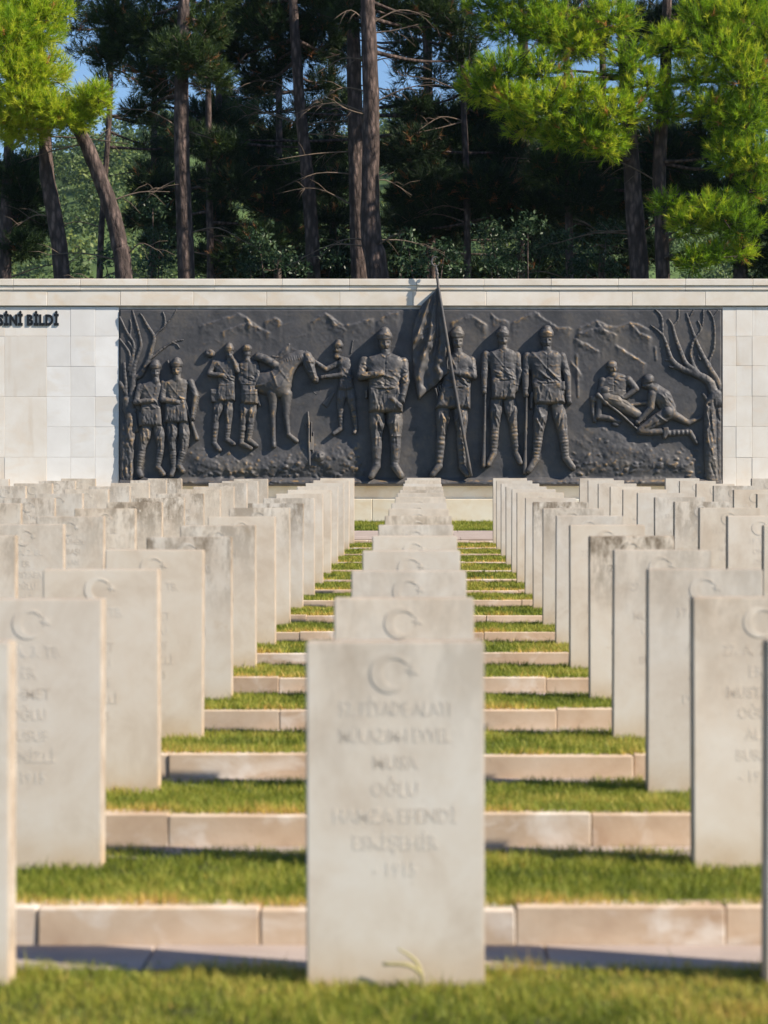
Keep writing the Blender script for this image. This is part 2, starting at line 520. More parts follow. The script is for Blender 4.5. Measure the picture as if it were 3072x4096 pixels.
# stains seen in the photograph: (row, file) -> strength
STAIN = {(4, 1): 1.0, (8, 1): 0.9, (4, -1): 0.9, (5, -1): 0.55, (5, -3): 1.5, (5, -2): 0.25, (8, 3): 0.9, (8, 2): 0.7, (9, -1): 0.5, (8, -1): 0.8, (7, -1): 0.6, (7, 1): 0.5, (4, -2): 0.5,
         (9, -2): 0.9, (8, -2): 0.8, (10, -2): 0.7, (9, -3): 0.6, (7, -3): 0.8, (8, -3): 0.7, (2, 1): 0.25, (3, 1): 0.35, (1, 1): 0.3, (12, 3): 0.5, (6, 0): 0.5, (5, 0): 0.35}
proto = None
for i, (Y, z) in enumerate(ROWS):
    pitch = 1.29 - 0.025 * i / 15
    for j in range(-6, 6):
        cx = -0.0964 + pitch * j
        if j < 0:
            cx -= 0.045 * (1 - i / 15)
        if cx + SW / 2 < half_l(Y) - 0.12 or cx - SW / 2 > half_r(Y) + 0.12:
            continue
        r = random.Random(i * 100 + j)
        st = STAIN.get((i, j), max(0.0, r.gauss(0.10, 0.18)) + (0.25 if (j <= -2 and i > 5) else 0))
        wtint = r.uniform(0.93, 1.05)
        warm = r.uniform(-0.03, 0.03)
        o = bpy.data.objects.new('headstone', None)
        C.objects.link(o)
        o.location = (cx + r.uniform(-0.006, 0.006), Y, z + r.uniform(-0.008, 0.008))
        o.rotation_euler = (r.uniform(-0.010, 0.010), r.uniform(-0.005, 0.005), r.uniform(-0.014, 0.014))
        if j == 0:
            where = 'in the middle file'
        else:
            where = '%s file %s of the middle file' % (ORD[abs(j) - 1], 'right' if j > 0 else 'left')
        look = 'grey-stained limestone' if st > 0.75 else ('brown-mottled limestone' if st > 0.45 else 'pale limestone')
        rw = {0: 'front row', NR - 1: 'last row before the wall'}.get(i, '%s row from the front' % ORD[i])
        lab = '%s headstone, %s, %s' % (look, rw, where)
        tag(o, lab, 'headstone', 'headstones in ranks on the terraced lawn')
        tv = 0 if (i == 0 and j == 0) else 1 + r.randrange(5)
        parts = [('slab', slab_me, (0, 0, 0)), ('crescent', cr_me, (0, 0, 0)), ('star', st_me, (0, 0, 0))]
        off = 0.0 if tv == 0 else r.uniform(-0.05, 0.03)
        parts += [('inscription', lm, (off, 0, 0)) for q, lm in enumerate(txt_meshes[tv]) if i < 7 or q < 4]
        for nm, me, lc in parts:
            c = bpy.data.objects.new(nm, me)
            C.objects.link(c)
            c.parent = o
            c.location = lc
            if nm == 'inscription': c['kind'] = 'stuff'
            c.color = (wtint + warm, wtint, wtint - .02 - warm * 1.4, min(st, 1.5))

# dry stalk in front of the nearest middle headstone
stalk = bpy.data.objects.new('weed_stalk', None)
C.objects.link(stalk); stalk.location = (-0.091, Y0 - 0.05, 0)
tag(stalk, 'bent dry weed stalk at the foot of the front middle headstone', 'weed')
for pts in ([(0.07, 0, 0), (0.066, 0, 0.05), (0.045, 0.01, 0.085), (0.0, 0.01, 0.115)], [(0.067, 0, 0.045), (0.03, -0.01, 0.072), (-0.04, -0.01, 0.075)]):
    p, r_ = smooth_path(pts, [0.006, 0.006, 0.005, 0.002][:len(pts)], 4)
    v, f = tube_vf(p, r_, 5)
    link('blade', new_mesh('blade', v, f, True), M['straw'], stalk)

# ------------------------------------------------------------------ memorial wall
PXM = FPX / YW                                # pixels per metre on the wall face
def wx(x): return (x - VX) / PXM
def wz(y): return CAMZ + (HY - y) / PXM
wall = bpy.data.objects.new('memorial_wall', None)
C.objects.link(wall); wall.location = (0, YW, ZW)
tag(wall, 'long pale limestone memorial wall behind the graves, carrying the bronze relief', 'wall')
def wpart(name, x0, x1, p0, p1, z0, z1, mat, b=0.004, jit=0.0, parent=None):
    """block of the wall; p = depth in front of the wall face"""
    cx, cz = (x0 + x1) / 2, (z0 + z1) / 2
    me = bevel_box(name, x0 - cx, x1 - cx, -p1, -p0, z0 - cz, z1 - cz, b, jit)
    return link(name, me, mat, parent or wall, (cx, 0, cz - ZW))
XL, XR = -11.5, 10.0
link_core = wpart('wall_core', XL, XR, -0.9, -0.03, ZW - 0.3, wz(1120), M['joint'], 0)
# coping, fillet and frieze in blocks
bands = [('coping_block', 1117, 1143.5, 0.085, 1.25), ('fillet_block', 1143.5, 1151, 0.058, 1.25), ('fillet_block', 1151, 1160.5, 0.066, 1.25), ('fillet_block', 1160.5, 1167, 0.036, 1.25), ('frieze_block', 1167, 1224, 0.05, 1.36)]
for bi, (nm, ya, yb, pr, L) in enumerate(bands):
    x = XL + (0.3 if nm == 'frieze_block' else 0.0)
    while x < XR:
        x1 = min(x + L, XR)
        if x1 > -9.5 and x < 8:
            wpart(nm, x + 0.002, x1 - 0.002, -0.03 - (0.5 if bi == 0 else 0), pr + random.uniform(-0.002, 0.002), wz(yb) + 0.001, wz(ya) - 0.001, M['cornice'], 0.006 if bi in (0, 4) else 0.003)
        else:
            wpart(nm, x + 0.002, x1 - 0.002, -0.03, pr, wz(yb) + 0.001, wz(ya) - 0.001, M['cornice'], 0)
        x = x1
# recessed joint strip under the frieze is the mortar itself
ytop = 1228.5
def tiles(cols, ys, mat, name='wall_tile', pr=0.014):
    for a, b in zip(cols[:-1], cols[1:]):
        for c, d in zip(ys[:-1], ys[1:]):
            wpart(name, wx(a) + 0.0015, wx(b) - 0.0015, -0.03, pr + random.uniform(-0.002, 0.002), wz(d) + 0.0015, wz(c) - 0.0015, mat, 0.003, 0.0008)
ys_t = [ytop, 1345, 1466, 1587, 1708, 1829, 1950, 2000]
tiles([187, 283, 381, 475], ys_t, M['tile'])
tiles([-480, -330, -150, 19, 187], [ytop, 1345, 1587, 1829, 2000], M['tile_tan'], 'inscription_slab', 0.016)
tiles([2890, 2944, 3008, 3072, 3136, 3200, 3300], [ytop, 1345, 1463, 1585, 1706, 1830, 2000], M['tile_tan'])
# tall slabs further out
tiles([-760, -620, -480], [ytop, 1345, 1587, 1829, 2000], M['tile_tan'])
tiles([3300, 3420, 3540], [ytop, 1463, 1706, 2000], M['tile_tan'])
# plinth
x = XL
while x < XR:
    L = random.uniform(1.1, 1.5)
    wpart('plinth_block', x + 0.002, x + L - 0.002, -0.03, 0.40, ZW - 0.2, wz(1996) , M['plinth'], 0.008)
    x += L
wpart('recess_band', wx(476), wx(2890), -0.03, -0.01, wz(1996) + .002, wz(1935), M['plinth'], 0)

# mounted letters
LET = 'SİNİ BİLDİ'
cap_h = 40 / PXM
def letters(word, x_right, y_base):
    size = cap_h / 0.70
    metas = []
    xcur = 0.0
    for ch in word:
        if ch == ' ':
            xcur += size * 0.24
            continue
        me = text_mesh([ch], size, 1.0, 0.006, 'LEFT', 4, offset=size * 0.055)
        co = np.zeros(len(me.vertices) * 3); me.vertices.foreach_get('co', co); co = co.reshape(-1, 3)
        x0, x1 = co[:, 0].min(), co[:, 0].max()
        co[:, 0] -= x0
        co[:, 0] *= 0.75; x1 = x0 + (x1 - x0) * 0.75
        me.vertices.foreach_set('co', co.ravel())
        me.name = 'letter'
        metas.append((me, xcur, x1 - x0))
        xcur += (x1 - x0) + size * 0.045
    total = metas[-1][1] + metas[-1][2]
    k = 1.0
    for me, xo, w in metas:
        link('letter', me, M['letter'], wall, (x_right - total + xo, -0.026, wz(y_base) - ZW))
    return total
letters(LET, wx(236), 1300)

# ------------------------------------------------------------------ bronze relief, sculpted as height fields
YR = YW - 0.02                                # plane of the relief's background
RM = FPX / YR
class Sculpt:
    def __init__(s, x0, y0, x1, y1, res=2.0):
        s.res = res
        s.xs = np.arange(x0, x1 + res, res); s.ys = np.arange(y0, y1 + res, res)
        s.X, s.Yg = np.meshgrid(s.xs, s.ys)
        s.H = np.full(s.X.shape, -1e3)
    def put(s, h, m, bl=3.0):
        a = s.H; b = np.where(m, h, -1e3)
        mx = np.maximum(a, b)
        if bl > 0:
            d = np.clip(bl - np.abs(a - b), 0, None) / bl
            mx = mx + d * d * bl * 0.25 * ((a > -500) & (b > -500))
        s.H = mx
    def seg(s, p, q):
        p = np.asarray(p, float); q = np.asarray(q, float)
        d = q - p; L2 = max(d @ d, 1e-6)
        t = np.clip(((s.X - p[0]) * d[0] + (s.Yg - p[1]) * d[1]) / L2, 0, 1)
        return np.hypot(s.X - p[0] - t * d[0], s.Yg - p[1] - t * d[1]), t
    def cap(s, p, q, r0, r1, z0, z1=None, k=1.0, bl=3.0):
        z1 = z0 if z1 is None else z1
        d, t = s.seg(p, q)
        r = r0 + (r1 - r0) * t
        m = d < r
        s.put(z0 + (z1 - z0) * t + k * np.sqrt(np.clip(r * r - d * d, 0, None)), m, bl)
    def chain(s, pts, rs, zs, k=1.0, bl=3.0):
        for a in range(len(pts) - 1):
            s.cap(pts[a], pts[a + 1], rs[a], rs[a + 1], zs[a], zs[a + 1], k, bl)
    def ell(s, cx, cy, rx, ry, z, ang=0.0, k=1.0, bl=3.0):
        c, n = math.cos(ang), math.sin(ang)
        u = ((s.X - cx) * c + (s.Yg - cy) * n) / rx; v = (-(s.X - cx) * n + (s.Yg - cy) * c) / ry
        q = 1 - u * u - v * v
        s.put(z + k * min(rx, ry) * np.sqrt(np.clip(q, 0, None)), q > 0, bl)
    def poly(s, pts, z, b, bz, bl=3.0):
        pts = np.asarray(pts, float)
        ins = np.zeros(s.X.shape, bool)
        dm = np.full(s.X.shape, 1e9)
        n = len(pts)
        for i in range(n):
            p, q = pts[i], pts[(i + 1) % n]
            if p[1] != q[1]:
                cr = (p[1] > s.Yg) != (q[1] > s.Yg)
                ins ^= cr & (s.X < (q[0] - p[0]) * (s.Yg - p[1]) / (q[1] - p[1]) + p[0])
            dm = np.minimum(dm, s.seg(p, q)[0])
        t = np.clip(dm / b, 0, 1)
        s.put(z + bz * np.sqrt(1 - (1 - t) ** 2), ins, bl)
    def ridge(s, pts, a, w, box=None):
        d = np.full(s.X.shape, 1e9)
        for i in range(len(pts) - 1):
            d = np.minimum(d, s.seg(pts[i], pts[i + 1])[0])
        s.H = np.where(s.H > -500, s.H + a * np.exp(-(d / w) ** 2), s.H)
    def dot(s, x, y, a, w): s.ridge([(x, y), (x + .01, y)], a, w)
    def rings(s, p, q, r, n, a):
        d, t = s.seg(p, q)
        m = (d < r) & (s.H > -500) & (t > 0) & (t < 1)
        s.H = np.where(m, s.H + a * np.sign(np.sin(2 * math.pi * n * t)) * np.abs(np.sin(2 * math.pi * n * t)) ** 0.6, s.H)
    def folds(s, region, n, a, w, direc, ln, seed):
        r = random.Random(seed)
        x0, y0, x1, y1 = region
        for _ in range(n):
            x, y = r.uniform(x0, x1), r.uniform(y0, y1)
            an = direc + r.uniform(-.35, .35)
            l = ln * r.uniform(.6, 1.3)
            s.ridge([(x, y), (x + l * .5 * math.cos(an) + r.uniform(-2, 2), y + l * .5 * math.sin(an)), (x + l * math.cos(an), y + l * math.sin(an))], a * r.choice((1, 1, -1)), w)
    def build(s, name, parent, mat, floor=-2.5, label=None, passes=1):
        H = s.H.copy()
        V = H > -500
        for _ in range(passes):
            P = np.pad(H, 1, mode='edge'); PV = np.pad(V, 1)
            sm = np.zeros_like(H); ct = np.zeros_like(H)
            for dy in (0, 1, 2):
                for dx in (0, 1, 2):
                    wgt = (2 if dy == 1 else 1) * (2 if dx == 1 else 1)
                    vv = PV[dy:dy + H.shape[0], dx:dx + H.shape[1]]
                    sm += np.where(vv, P[dy:dy + H.shape[0], dx:dx + H.shape[1]], 0) * wgt; ct += vv * wgt
            H = np.where(V, sm / np.maximum(ct, 1), H)
        # wear on raised edges
        def blur(A, k):
            for ax in (0, 1):
                cs = np.cumsum(np.pad(A, [(k + 1, k) if a == ax else (0, 0) for a in (0, 1)], mode='edge'), axis=ax)
                n_ = A.shape[ax]
                A = (np.take(cs, np.arange(2 * k + 1, n_ + 2 * k + 1), axis=ax) - np.take(cs, np.arange(0, n_), axis=ax)) / (2 * k + 1)
            return A
        vf = V.astype(float)
        Hb = blur(np.where(V, H, 0), 4) / np.maximum(blur(vf, 4), 1e-3)
        wear = np.clip((H - Hb) / 1.5, 0, 1) * V
        if name == 'relief_background':
            wear[:6] = wear[-6:] = 0; wear[:, :6] = 0; wear[:, -6:] = 0
        ring = np.zeros_like(V)
        P = np.pad(V, 1)
        for dy in (0, 1, 2):
            for dx in (0, 1, 2):
                ring |= P[dy:dy + V.shape[0], dx:dx + V.shape[1]]
        ring &= ~V
        H = np.where(ring, floor, H)
        U = V | ring
        cell = U[:-1, :-1] & U[1:, :-1] & U[:-1, 1:] & U[1:, 1:] & (V[:-1, :-1] | V[1:, :-1] | V[:-1, 1:] | V[1:, 1:])
        idx = -np.ones(U.shape, int)
        used = np.zeros_like(U)
        used[:-1, :-1] |= cell; used[1:, :-1] |= cell; used[:-1, 1:] |= cell; used[1:, 1:] |= cell
        idx[used] = np.arange(used.sum())
        jj, ii = np.nonzero(cell)
        Fq = np.stack([idx[jj, ii], idx[jj + 1, ii], idx[jj + 1, ii + 1], idx[jj, ii + 1]], 1)
        h = H[used] / RM
        X = (s.X[used] - VX) / RM; Z = CAMZ + (HY - s.Yg[used]) / RM
        co = np.stack([X, -h, Z - ZW], 1)
        me = new_mesh(name, co, Fq, True, {'wear': wear[used]})
        o = link(name, me, mat, parent)
        if label: o['label'] = label
        return o

relief = bpy.data.objects.new('bronze_relief', None)
C.objects.link(relief); relief.location = (0, YR, ZW)
tag(relief, 'large dark bronze relief of soldiers, a horse and a flag bearer on the wall', 'relief')
BZ = M['bronze']

# --- background panel with mountains and stony ground
S = Sculpt(476, 1236, 2886, 1944, 3.0)
nzr = np.random.default_rng(3)
def vnoise(S, scale, seed):
    r = np.random.default_rng(seed)
    gx = int((S.xs[-1] - S.xs[0]) / scale) + 3; gy = int((S.ys[-1] - S.ys[0]) / scale) + 3
    G = r.random((gy, gx))
    u = (S.X - S.xs[0]) / scale; v = (S.Yg - S.ys[0]) / scale
    i = u.astype(int); j = v.astype(int); fu = u - i; fv = v - j
    fu = fu * fu * (3 - 2 * fu); fv = fv * fv * (3 - 2 * fv)
    return (G[j, i] * (1 - fu) + G[j, i + 1] * fu) * (1 - fv) + (G[j + 1, i] * (1 - fu) + G[j + 1, i + 1] * fu) * fv
S.H = 0.6 * vnoise(S, 9, 1) + 1.2 * vnoise(S, 34, 2) + 1.8 * vnoise(S, 90, 5)
ridges = [[(792, 1308), (850, 1285), (905, 1270), (956, 1251), (1000, 1280), (1050, 1319)], [(980, 1262), (1010, 1300), (1040, 1312), (1085, 1330)], [(1050, 1290), (1100, 1268), (1130, 1290)],
          [(1230, 1292), (1270, 1270), (1305, 1251), (1340, 1280), (1375, 1300), (1420, 1292), (1500, 1270)], [(1310, 1256), (1345, 1296), (1390, 1322)], [(1500, 1288), (1560, 1250), (1600, 1248)],
          [(1796, 1292), (1840, 1272), (1880, 1257), (1915, 1280), (1953, 1303)], [(1900, 1272), (1950, 1300)], [(1960, 1250), (1990, 1275), (2040, 1290)], [(2040, 1290), (2090, 1270), (2140, 1246), (2185, 1280), (2229, 1308), (2290, 1312)],
          [(2290, 1346), (2345, 1375), (2401, 1408)], [(2457, 1377), (2520, 1415), (2586, 1457)], [(2300, 1318), (2340, 1300), (2383, 1280), (2430, 1300), (2470, 1308), (2518, 1286), (2560, 1300), (2600, 1318)],
          [(2383, 1282), (2420, 1320), (2470, 1340)], [(2518, 1290), (2560, 1330), (2610, 1350)], [(2300, 1340), (2350, 1320), (2430, 1300)], [(2306, 1420), (2309, 1500), (2312, 1587)], [(2280, 1440), (2330, 1500)],
          [(2620, 1390), (2624, 1440)], [(880, 1330), (960, 1300), (1010, 1285)], [(2420, 1385), (2400, 1410)], [(1110, 1420), (1160, 1370)]]
streak = vnoise(S, 5, 41) * 0.6 + vnoise(S, 13, 42)
for rd in ridges:
    a_ = nzr.uniform(3.2, 5.0)
    P_ = sorted(rd)
    xs_ = [p[0] for p in P_]; ys_ = [p[1] for p in P_]
    if xs_[-1] - xs_[0] < 15:
        S.ridge(rd, 3.5, 4.0); continue
    wob = 5 * (vnoise(S, 16, int(xs_[0])) - .5) + 3 * (vnoise(S, 6, int(xs_[0]) + 1) - .5)
    yc = np.interp(S.X, xs_, ys_) + wob
    t_ = S.Yg - yc
    ends = np.clip((S.X - xs_[0]) / 14, 0, 1) * np.clip((xs_[-1] - S.X) / 14, 0, 1)
    S.H = S.H + ends * np.where(t_ > 0, 1.25 * a_ * np.exp(-t_ / 36) * (0.55 + 0.6 * streak), 0) * np.clip((t_ + 1.5) / 3.0, 0, 1)
S.H = S.H + 1.1 * vnoise(S, 5, 44) * vnoise(S, 60, 45)
for k in range(30):        # scratched secondary strokes on the mountains
    x, y = nzr.uniform(760, 2620), nzr.uniform(1270, 1420)
    l = nzr.uniform(15, 45)
    S.ridge([(x, y), (x + l, y + l * nzr.uniform(0.2, 0.7) * nzr.choice([-1, 1]))], nzr.uniform(0.6, 1.5), 3)
# raised earth banks with stones
def sub(S, x, y, w, pg, z, b, bz):
    i0, i1 = max(int((x - w - S.xs[0]) / S.res), 0), int((x + w - S.xs[0]) / S.res) + 1
    j0, j1 = max(int((y - w - S.ys[0]) / S.res), 0), int((y + w - S.ys[0]) / S.res) + 1
    U = Sculpt.__new__(Sculpt)
    U.X = S.X[j0:j1, i0:i1]; U.Yg = S.Yg[j0:j1, i0:i1]; U.H = S.H[j0:j1, i0:i1]
    if U.X.size == 0: return
    U.poly(pg, z, b, bz, 1.0)
    S.H[j0:j1, i0:i1] = U.H
def bank(poly, hgt, nst, seed, smin, smax):
    r = np.random.default_rng(seed)
    T = Sculpt(476, 1236, 2886, 1944, 3.0)
    T.poly(poly, 0, 95, hgt, 0)
    tt_ = 1 - np.sqrt(np.clip(1 - (np.clip(T.H, 0, hgt) / hgt) ** 2, 0, 1)); T_s = hgt * tt_ * tt_ * (3 - 2 * tt_)
    S.H = np.where(T.H > -500, S.H + T_s * (0.5 + 0.6 * vnoise(S, 40, seed) + .35 * vnoise(S, 15, seed + 5) + .2 * vnoise(S, 7, seed + 6)), S.H)
    p = np.asarray(poly); x0, y0 = p.min(0); x1, y1 = p.max(0)
    n = 0
    while n < nst:
        x, y = r.uniform(x0, x1), r.uniform(y0, y1)
        j, i = int((y - 1236) / 3), int((x - 476) / 3)
        if not (0 <= j < S.H.shape[0] and 0 <= i < S.H.shape[1]) or T.H[j, i] < -500:
            continue
        n += 1
        rx = r.uniform(smin, smax) * (0.6 + 0.8 * (y - y0) / max(y1 - y0, 1)); ry = rx * r.uniform(.4, .75)
        an = r.uniform(-.6, .6); k5 = 6
        ph = np.sort(r.uniform(0, 2 * math.pi, k5)); rr_ = r.uniform(.65, 1.15, k5)
        pg = [(x + rx * q * math.cos(p_) * math.cos(an) - ry * q * math.sin(p_) * math.sin(an), y + rx * q * math.cos(p_) * math.sin(an) + ry * q * math.sin(p_) * math.cos(an)) for p_, q in zip(ph, rr_)]
        sub(S, x, y, rx * 1.3 + 4, pg, S.H[j, i] - 1.0, max(ry * .7, 3), ry * r.uniform(.35, .8))
bank([(720, 1944), (745, 1800), (800, 1775), (900, 1800), (1000, 1808), (1100, 1780), (1200, 1752), (1330, 1740), (1480, 1735), (1480, 1944)], 14, 330, 11, 5, 15)
bank([(2270, 1944), (2280, 1760), (2330, 1690), (2420, 1665), (2520, 1720), (2680, 1775), (2800, 1790), (2815, 1944)], 10, 330, 12, 4, 14)
bank([(476, 1944), (476, 1890), (700, 1895), (900, 1905), (1450, 1912), (1900, 1905), (2300, 1890), (2886, 1900), (2886, 1944)], 16, 120, 13, 4, 11)
bank([(1480, 1944), (1500, 1900), (1700, 1890), (1900, 1880), (2300, 1860), (2320, 1944)], 9, 50, 14, 3, 8)
# projecting bottom ledge
S.H = np.where(S.Yg > 1912, S.H + 26 * np.clip((S.Yg - 1912) / 16, 0, 1) * (0.85 + 0.3 * vnoise(S, 60, 31)), S.H)
S.H[:, 0] = S.H[:, -1] = -12; S.H[0, :] = -12; S.H[-1, :] = -14
panel = S.build('relief_background', relief, BZ, passes=1)

# --- reliefs of trees
def px_tree(name, box, branches, label, texture=None):
    T = Sculpt(*box)
    for pts, r0, r1, z0, z1 in branches:
        P, rr = smooth_path([(a, b, 0) for a, b in pts], list(np.linspace(r0, r1, len(pts))), 4)
        n = len(P)
        for a in range(n - 1):
            t0, t1 = a / (n - 1), (a + 1) / (n - 1)
            T.cap(P[a][:2], P[a + 1][:2], rr[a], rr[a + 1], z0 + (z1 - z0) * t0, z0 + (z1 - z0) * t1, 0.65, 4)
    T.H = np.where(T.H > -500, T.H + 2.0 * vnoise(T, 10, 8) + 1.5 * vnoise(T, 5, 9), T.H)
    if texture: texture(T)
    return T.build(name, relief, BZ, label=label)
def rt_tex(T):
    T.folds((2815, 1600, 2860, 1880), 14, 4, 4, math.pi / 2, 70, 4)
    T.ell(2832, 1621, 13, 14, 22, 0, .5, 2); T.dot(2832, 1621, -10, 6)
px_tree('relief_tree', (2596, 1238, 2884, 1942), [
    ([(2846, 1940), (2842, 1860), (2838, 1766), (2838, 1680), (2842, 1625), (2862, 1580)], 26, 24, 6, 8), ([(2874, 1940), (2872, 1800), (2872, 1605)], 16, 14, 2, 2),
    ([(2824, 1905), (2838, 1870), (2842, 1800)], 10, 12, 6, 8), ([(2868, 1925), (2850, 1880), (2842, 1840)], 9, 12, 6, 8),
    ([(2874, 1608), (2850, 1562), (2833, 1525), (2781, 1496), (2730, 1477), (2688, 1442), (2672, 1400), (2650, 1342), (2605, 1303)], 22, 3.5, 8, 2),
    ([(2650, 1335), (2646, 1268), (2622, 1240)], 6, 4, 2, 1), ([(2785, 1488), (2743, 1454), (2720, 1400), (2701, 1348), (2691, 1307), (2675, 1278)], 12, 4, 7, 2),
    ([(2693, 1304), (2713, 1276), (2714, 1238)], 5, 4, 1, 1), ([(2790, 1490), (2772, 1458), (2762, 1413), (2775, 1361), (2804, 1320), (2791, 1284)], 9, 3.5, 6, 1),
    ([(2806, 1318), (2812, 1280), (2813, 1240)], 4, 3.5, 1, 1), ([(2880, 1560), (2866, 1520), (2833, 1464), (2800, 1400), (2775, 1339), (2746, 1254)], 15, 4, 5, 1),
    ([(2756, 1275), (2774, 1240)], 4, 3, 1, 1), ([(2838, 1460), (2836, 1445), (2855, 1393), (2858, 1316), (2849, 1268), (2833, 1242)], 7, 3.5, 2, 1), ([(2850, 1272), (2872, 1242)], 4, 3, 1, 1),
    ([(2710, 1462), (2684, 1444), (2662, 1441)], 6, 3, 5, 3), ([(2720, 1474), (2690, 1470), (2676, 1466)], 7, 4, 5, 3), ([(2838, 1620), (2822, 1592), (2812, 1578)], 10, 7, 8, 6), ([(2800, 1440), (2792, 1418)], 5, 4, 3, 2)],
    'bare twisted relief tree beside the medics', rt_tex)
px_tree('relief_tree', (478, 1238, 740, 1942), [
    ([(520, 1940), (516, 1880), (522, 1780), (524, 1700), (514, 1640), (508, 1600)], 22, 17, 3, 4), ([(498, 1940), (496, 1800), (500, 1700)], 14, 12, 2, 2),
    ([(545, 1720), (536, 1660), (518, 1600), (492, 1550), (480, 1530)], 12, 7, 4, 2), ([(522, 1640), (530, 1560), (538, 1515), (565, 1498), (597, 1432), (609, 1388), (616, 1347), (590, 1303), (572, 1270), (562, 1255)], 15, 3.5, 4, 1),
    ([(597, 1437), (620, 1420), (647, 1398), (691, 1369), (732, 1360)], 7, 3.5, 3, 1), ([(690, 1370), (708, 1378), (718, 1392)], 4, 2.5, 1, 1), ([(616, 1350), (632, 1328), (657, 1306), (660, 1275), (652, 1249)], 5, 3.5, 2, 1), ([(660, 1300), (690, 1268), (706, 1240)], 3.5, 2.5, 1, 0),
    ([(534, 1510), (538, 1464), (560, 1400), (564, 1375), (553, 1320), (530, 1243)], 9, 4.5, 3, 1), ([(520, 1500), (533, 1420), (534, 1372), (510, 1333), (479, 1268)], 8, 4, 3, 1), ([(533, 1400), (520, 1376), (512, 1366)], 5, 4, 2, 1),
    ([(514, 1480), (522, 1436), (512, 1401), (479, 1356)], 7, 4, 2, 1), ([(506, 1560), (500, 1500), (497, 1455)], 8, 6, 3, 2), ([(526, 1540), (530, 1490), (528, 1465)], 7, 5, 3, 2), ([(520, 1352), (524, 1300), (520, 1280)], 4, 3, 1, 1), ([(540, 1640), (510, 1645), (492, 1632)], 8, 6, 4, 2)],
    'bare relief tree at the outer edge behind two soldiers', lambda T: T.folds((485, 1620, 540, 1930), 16, 3, 4, math.pi / 2, 60, 9))

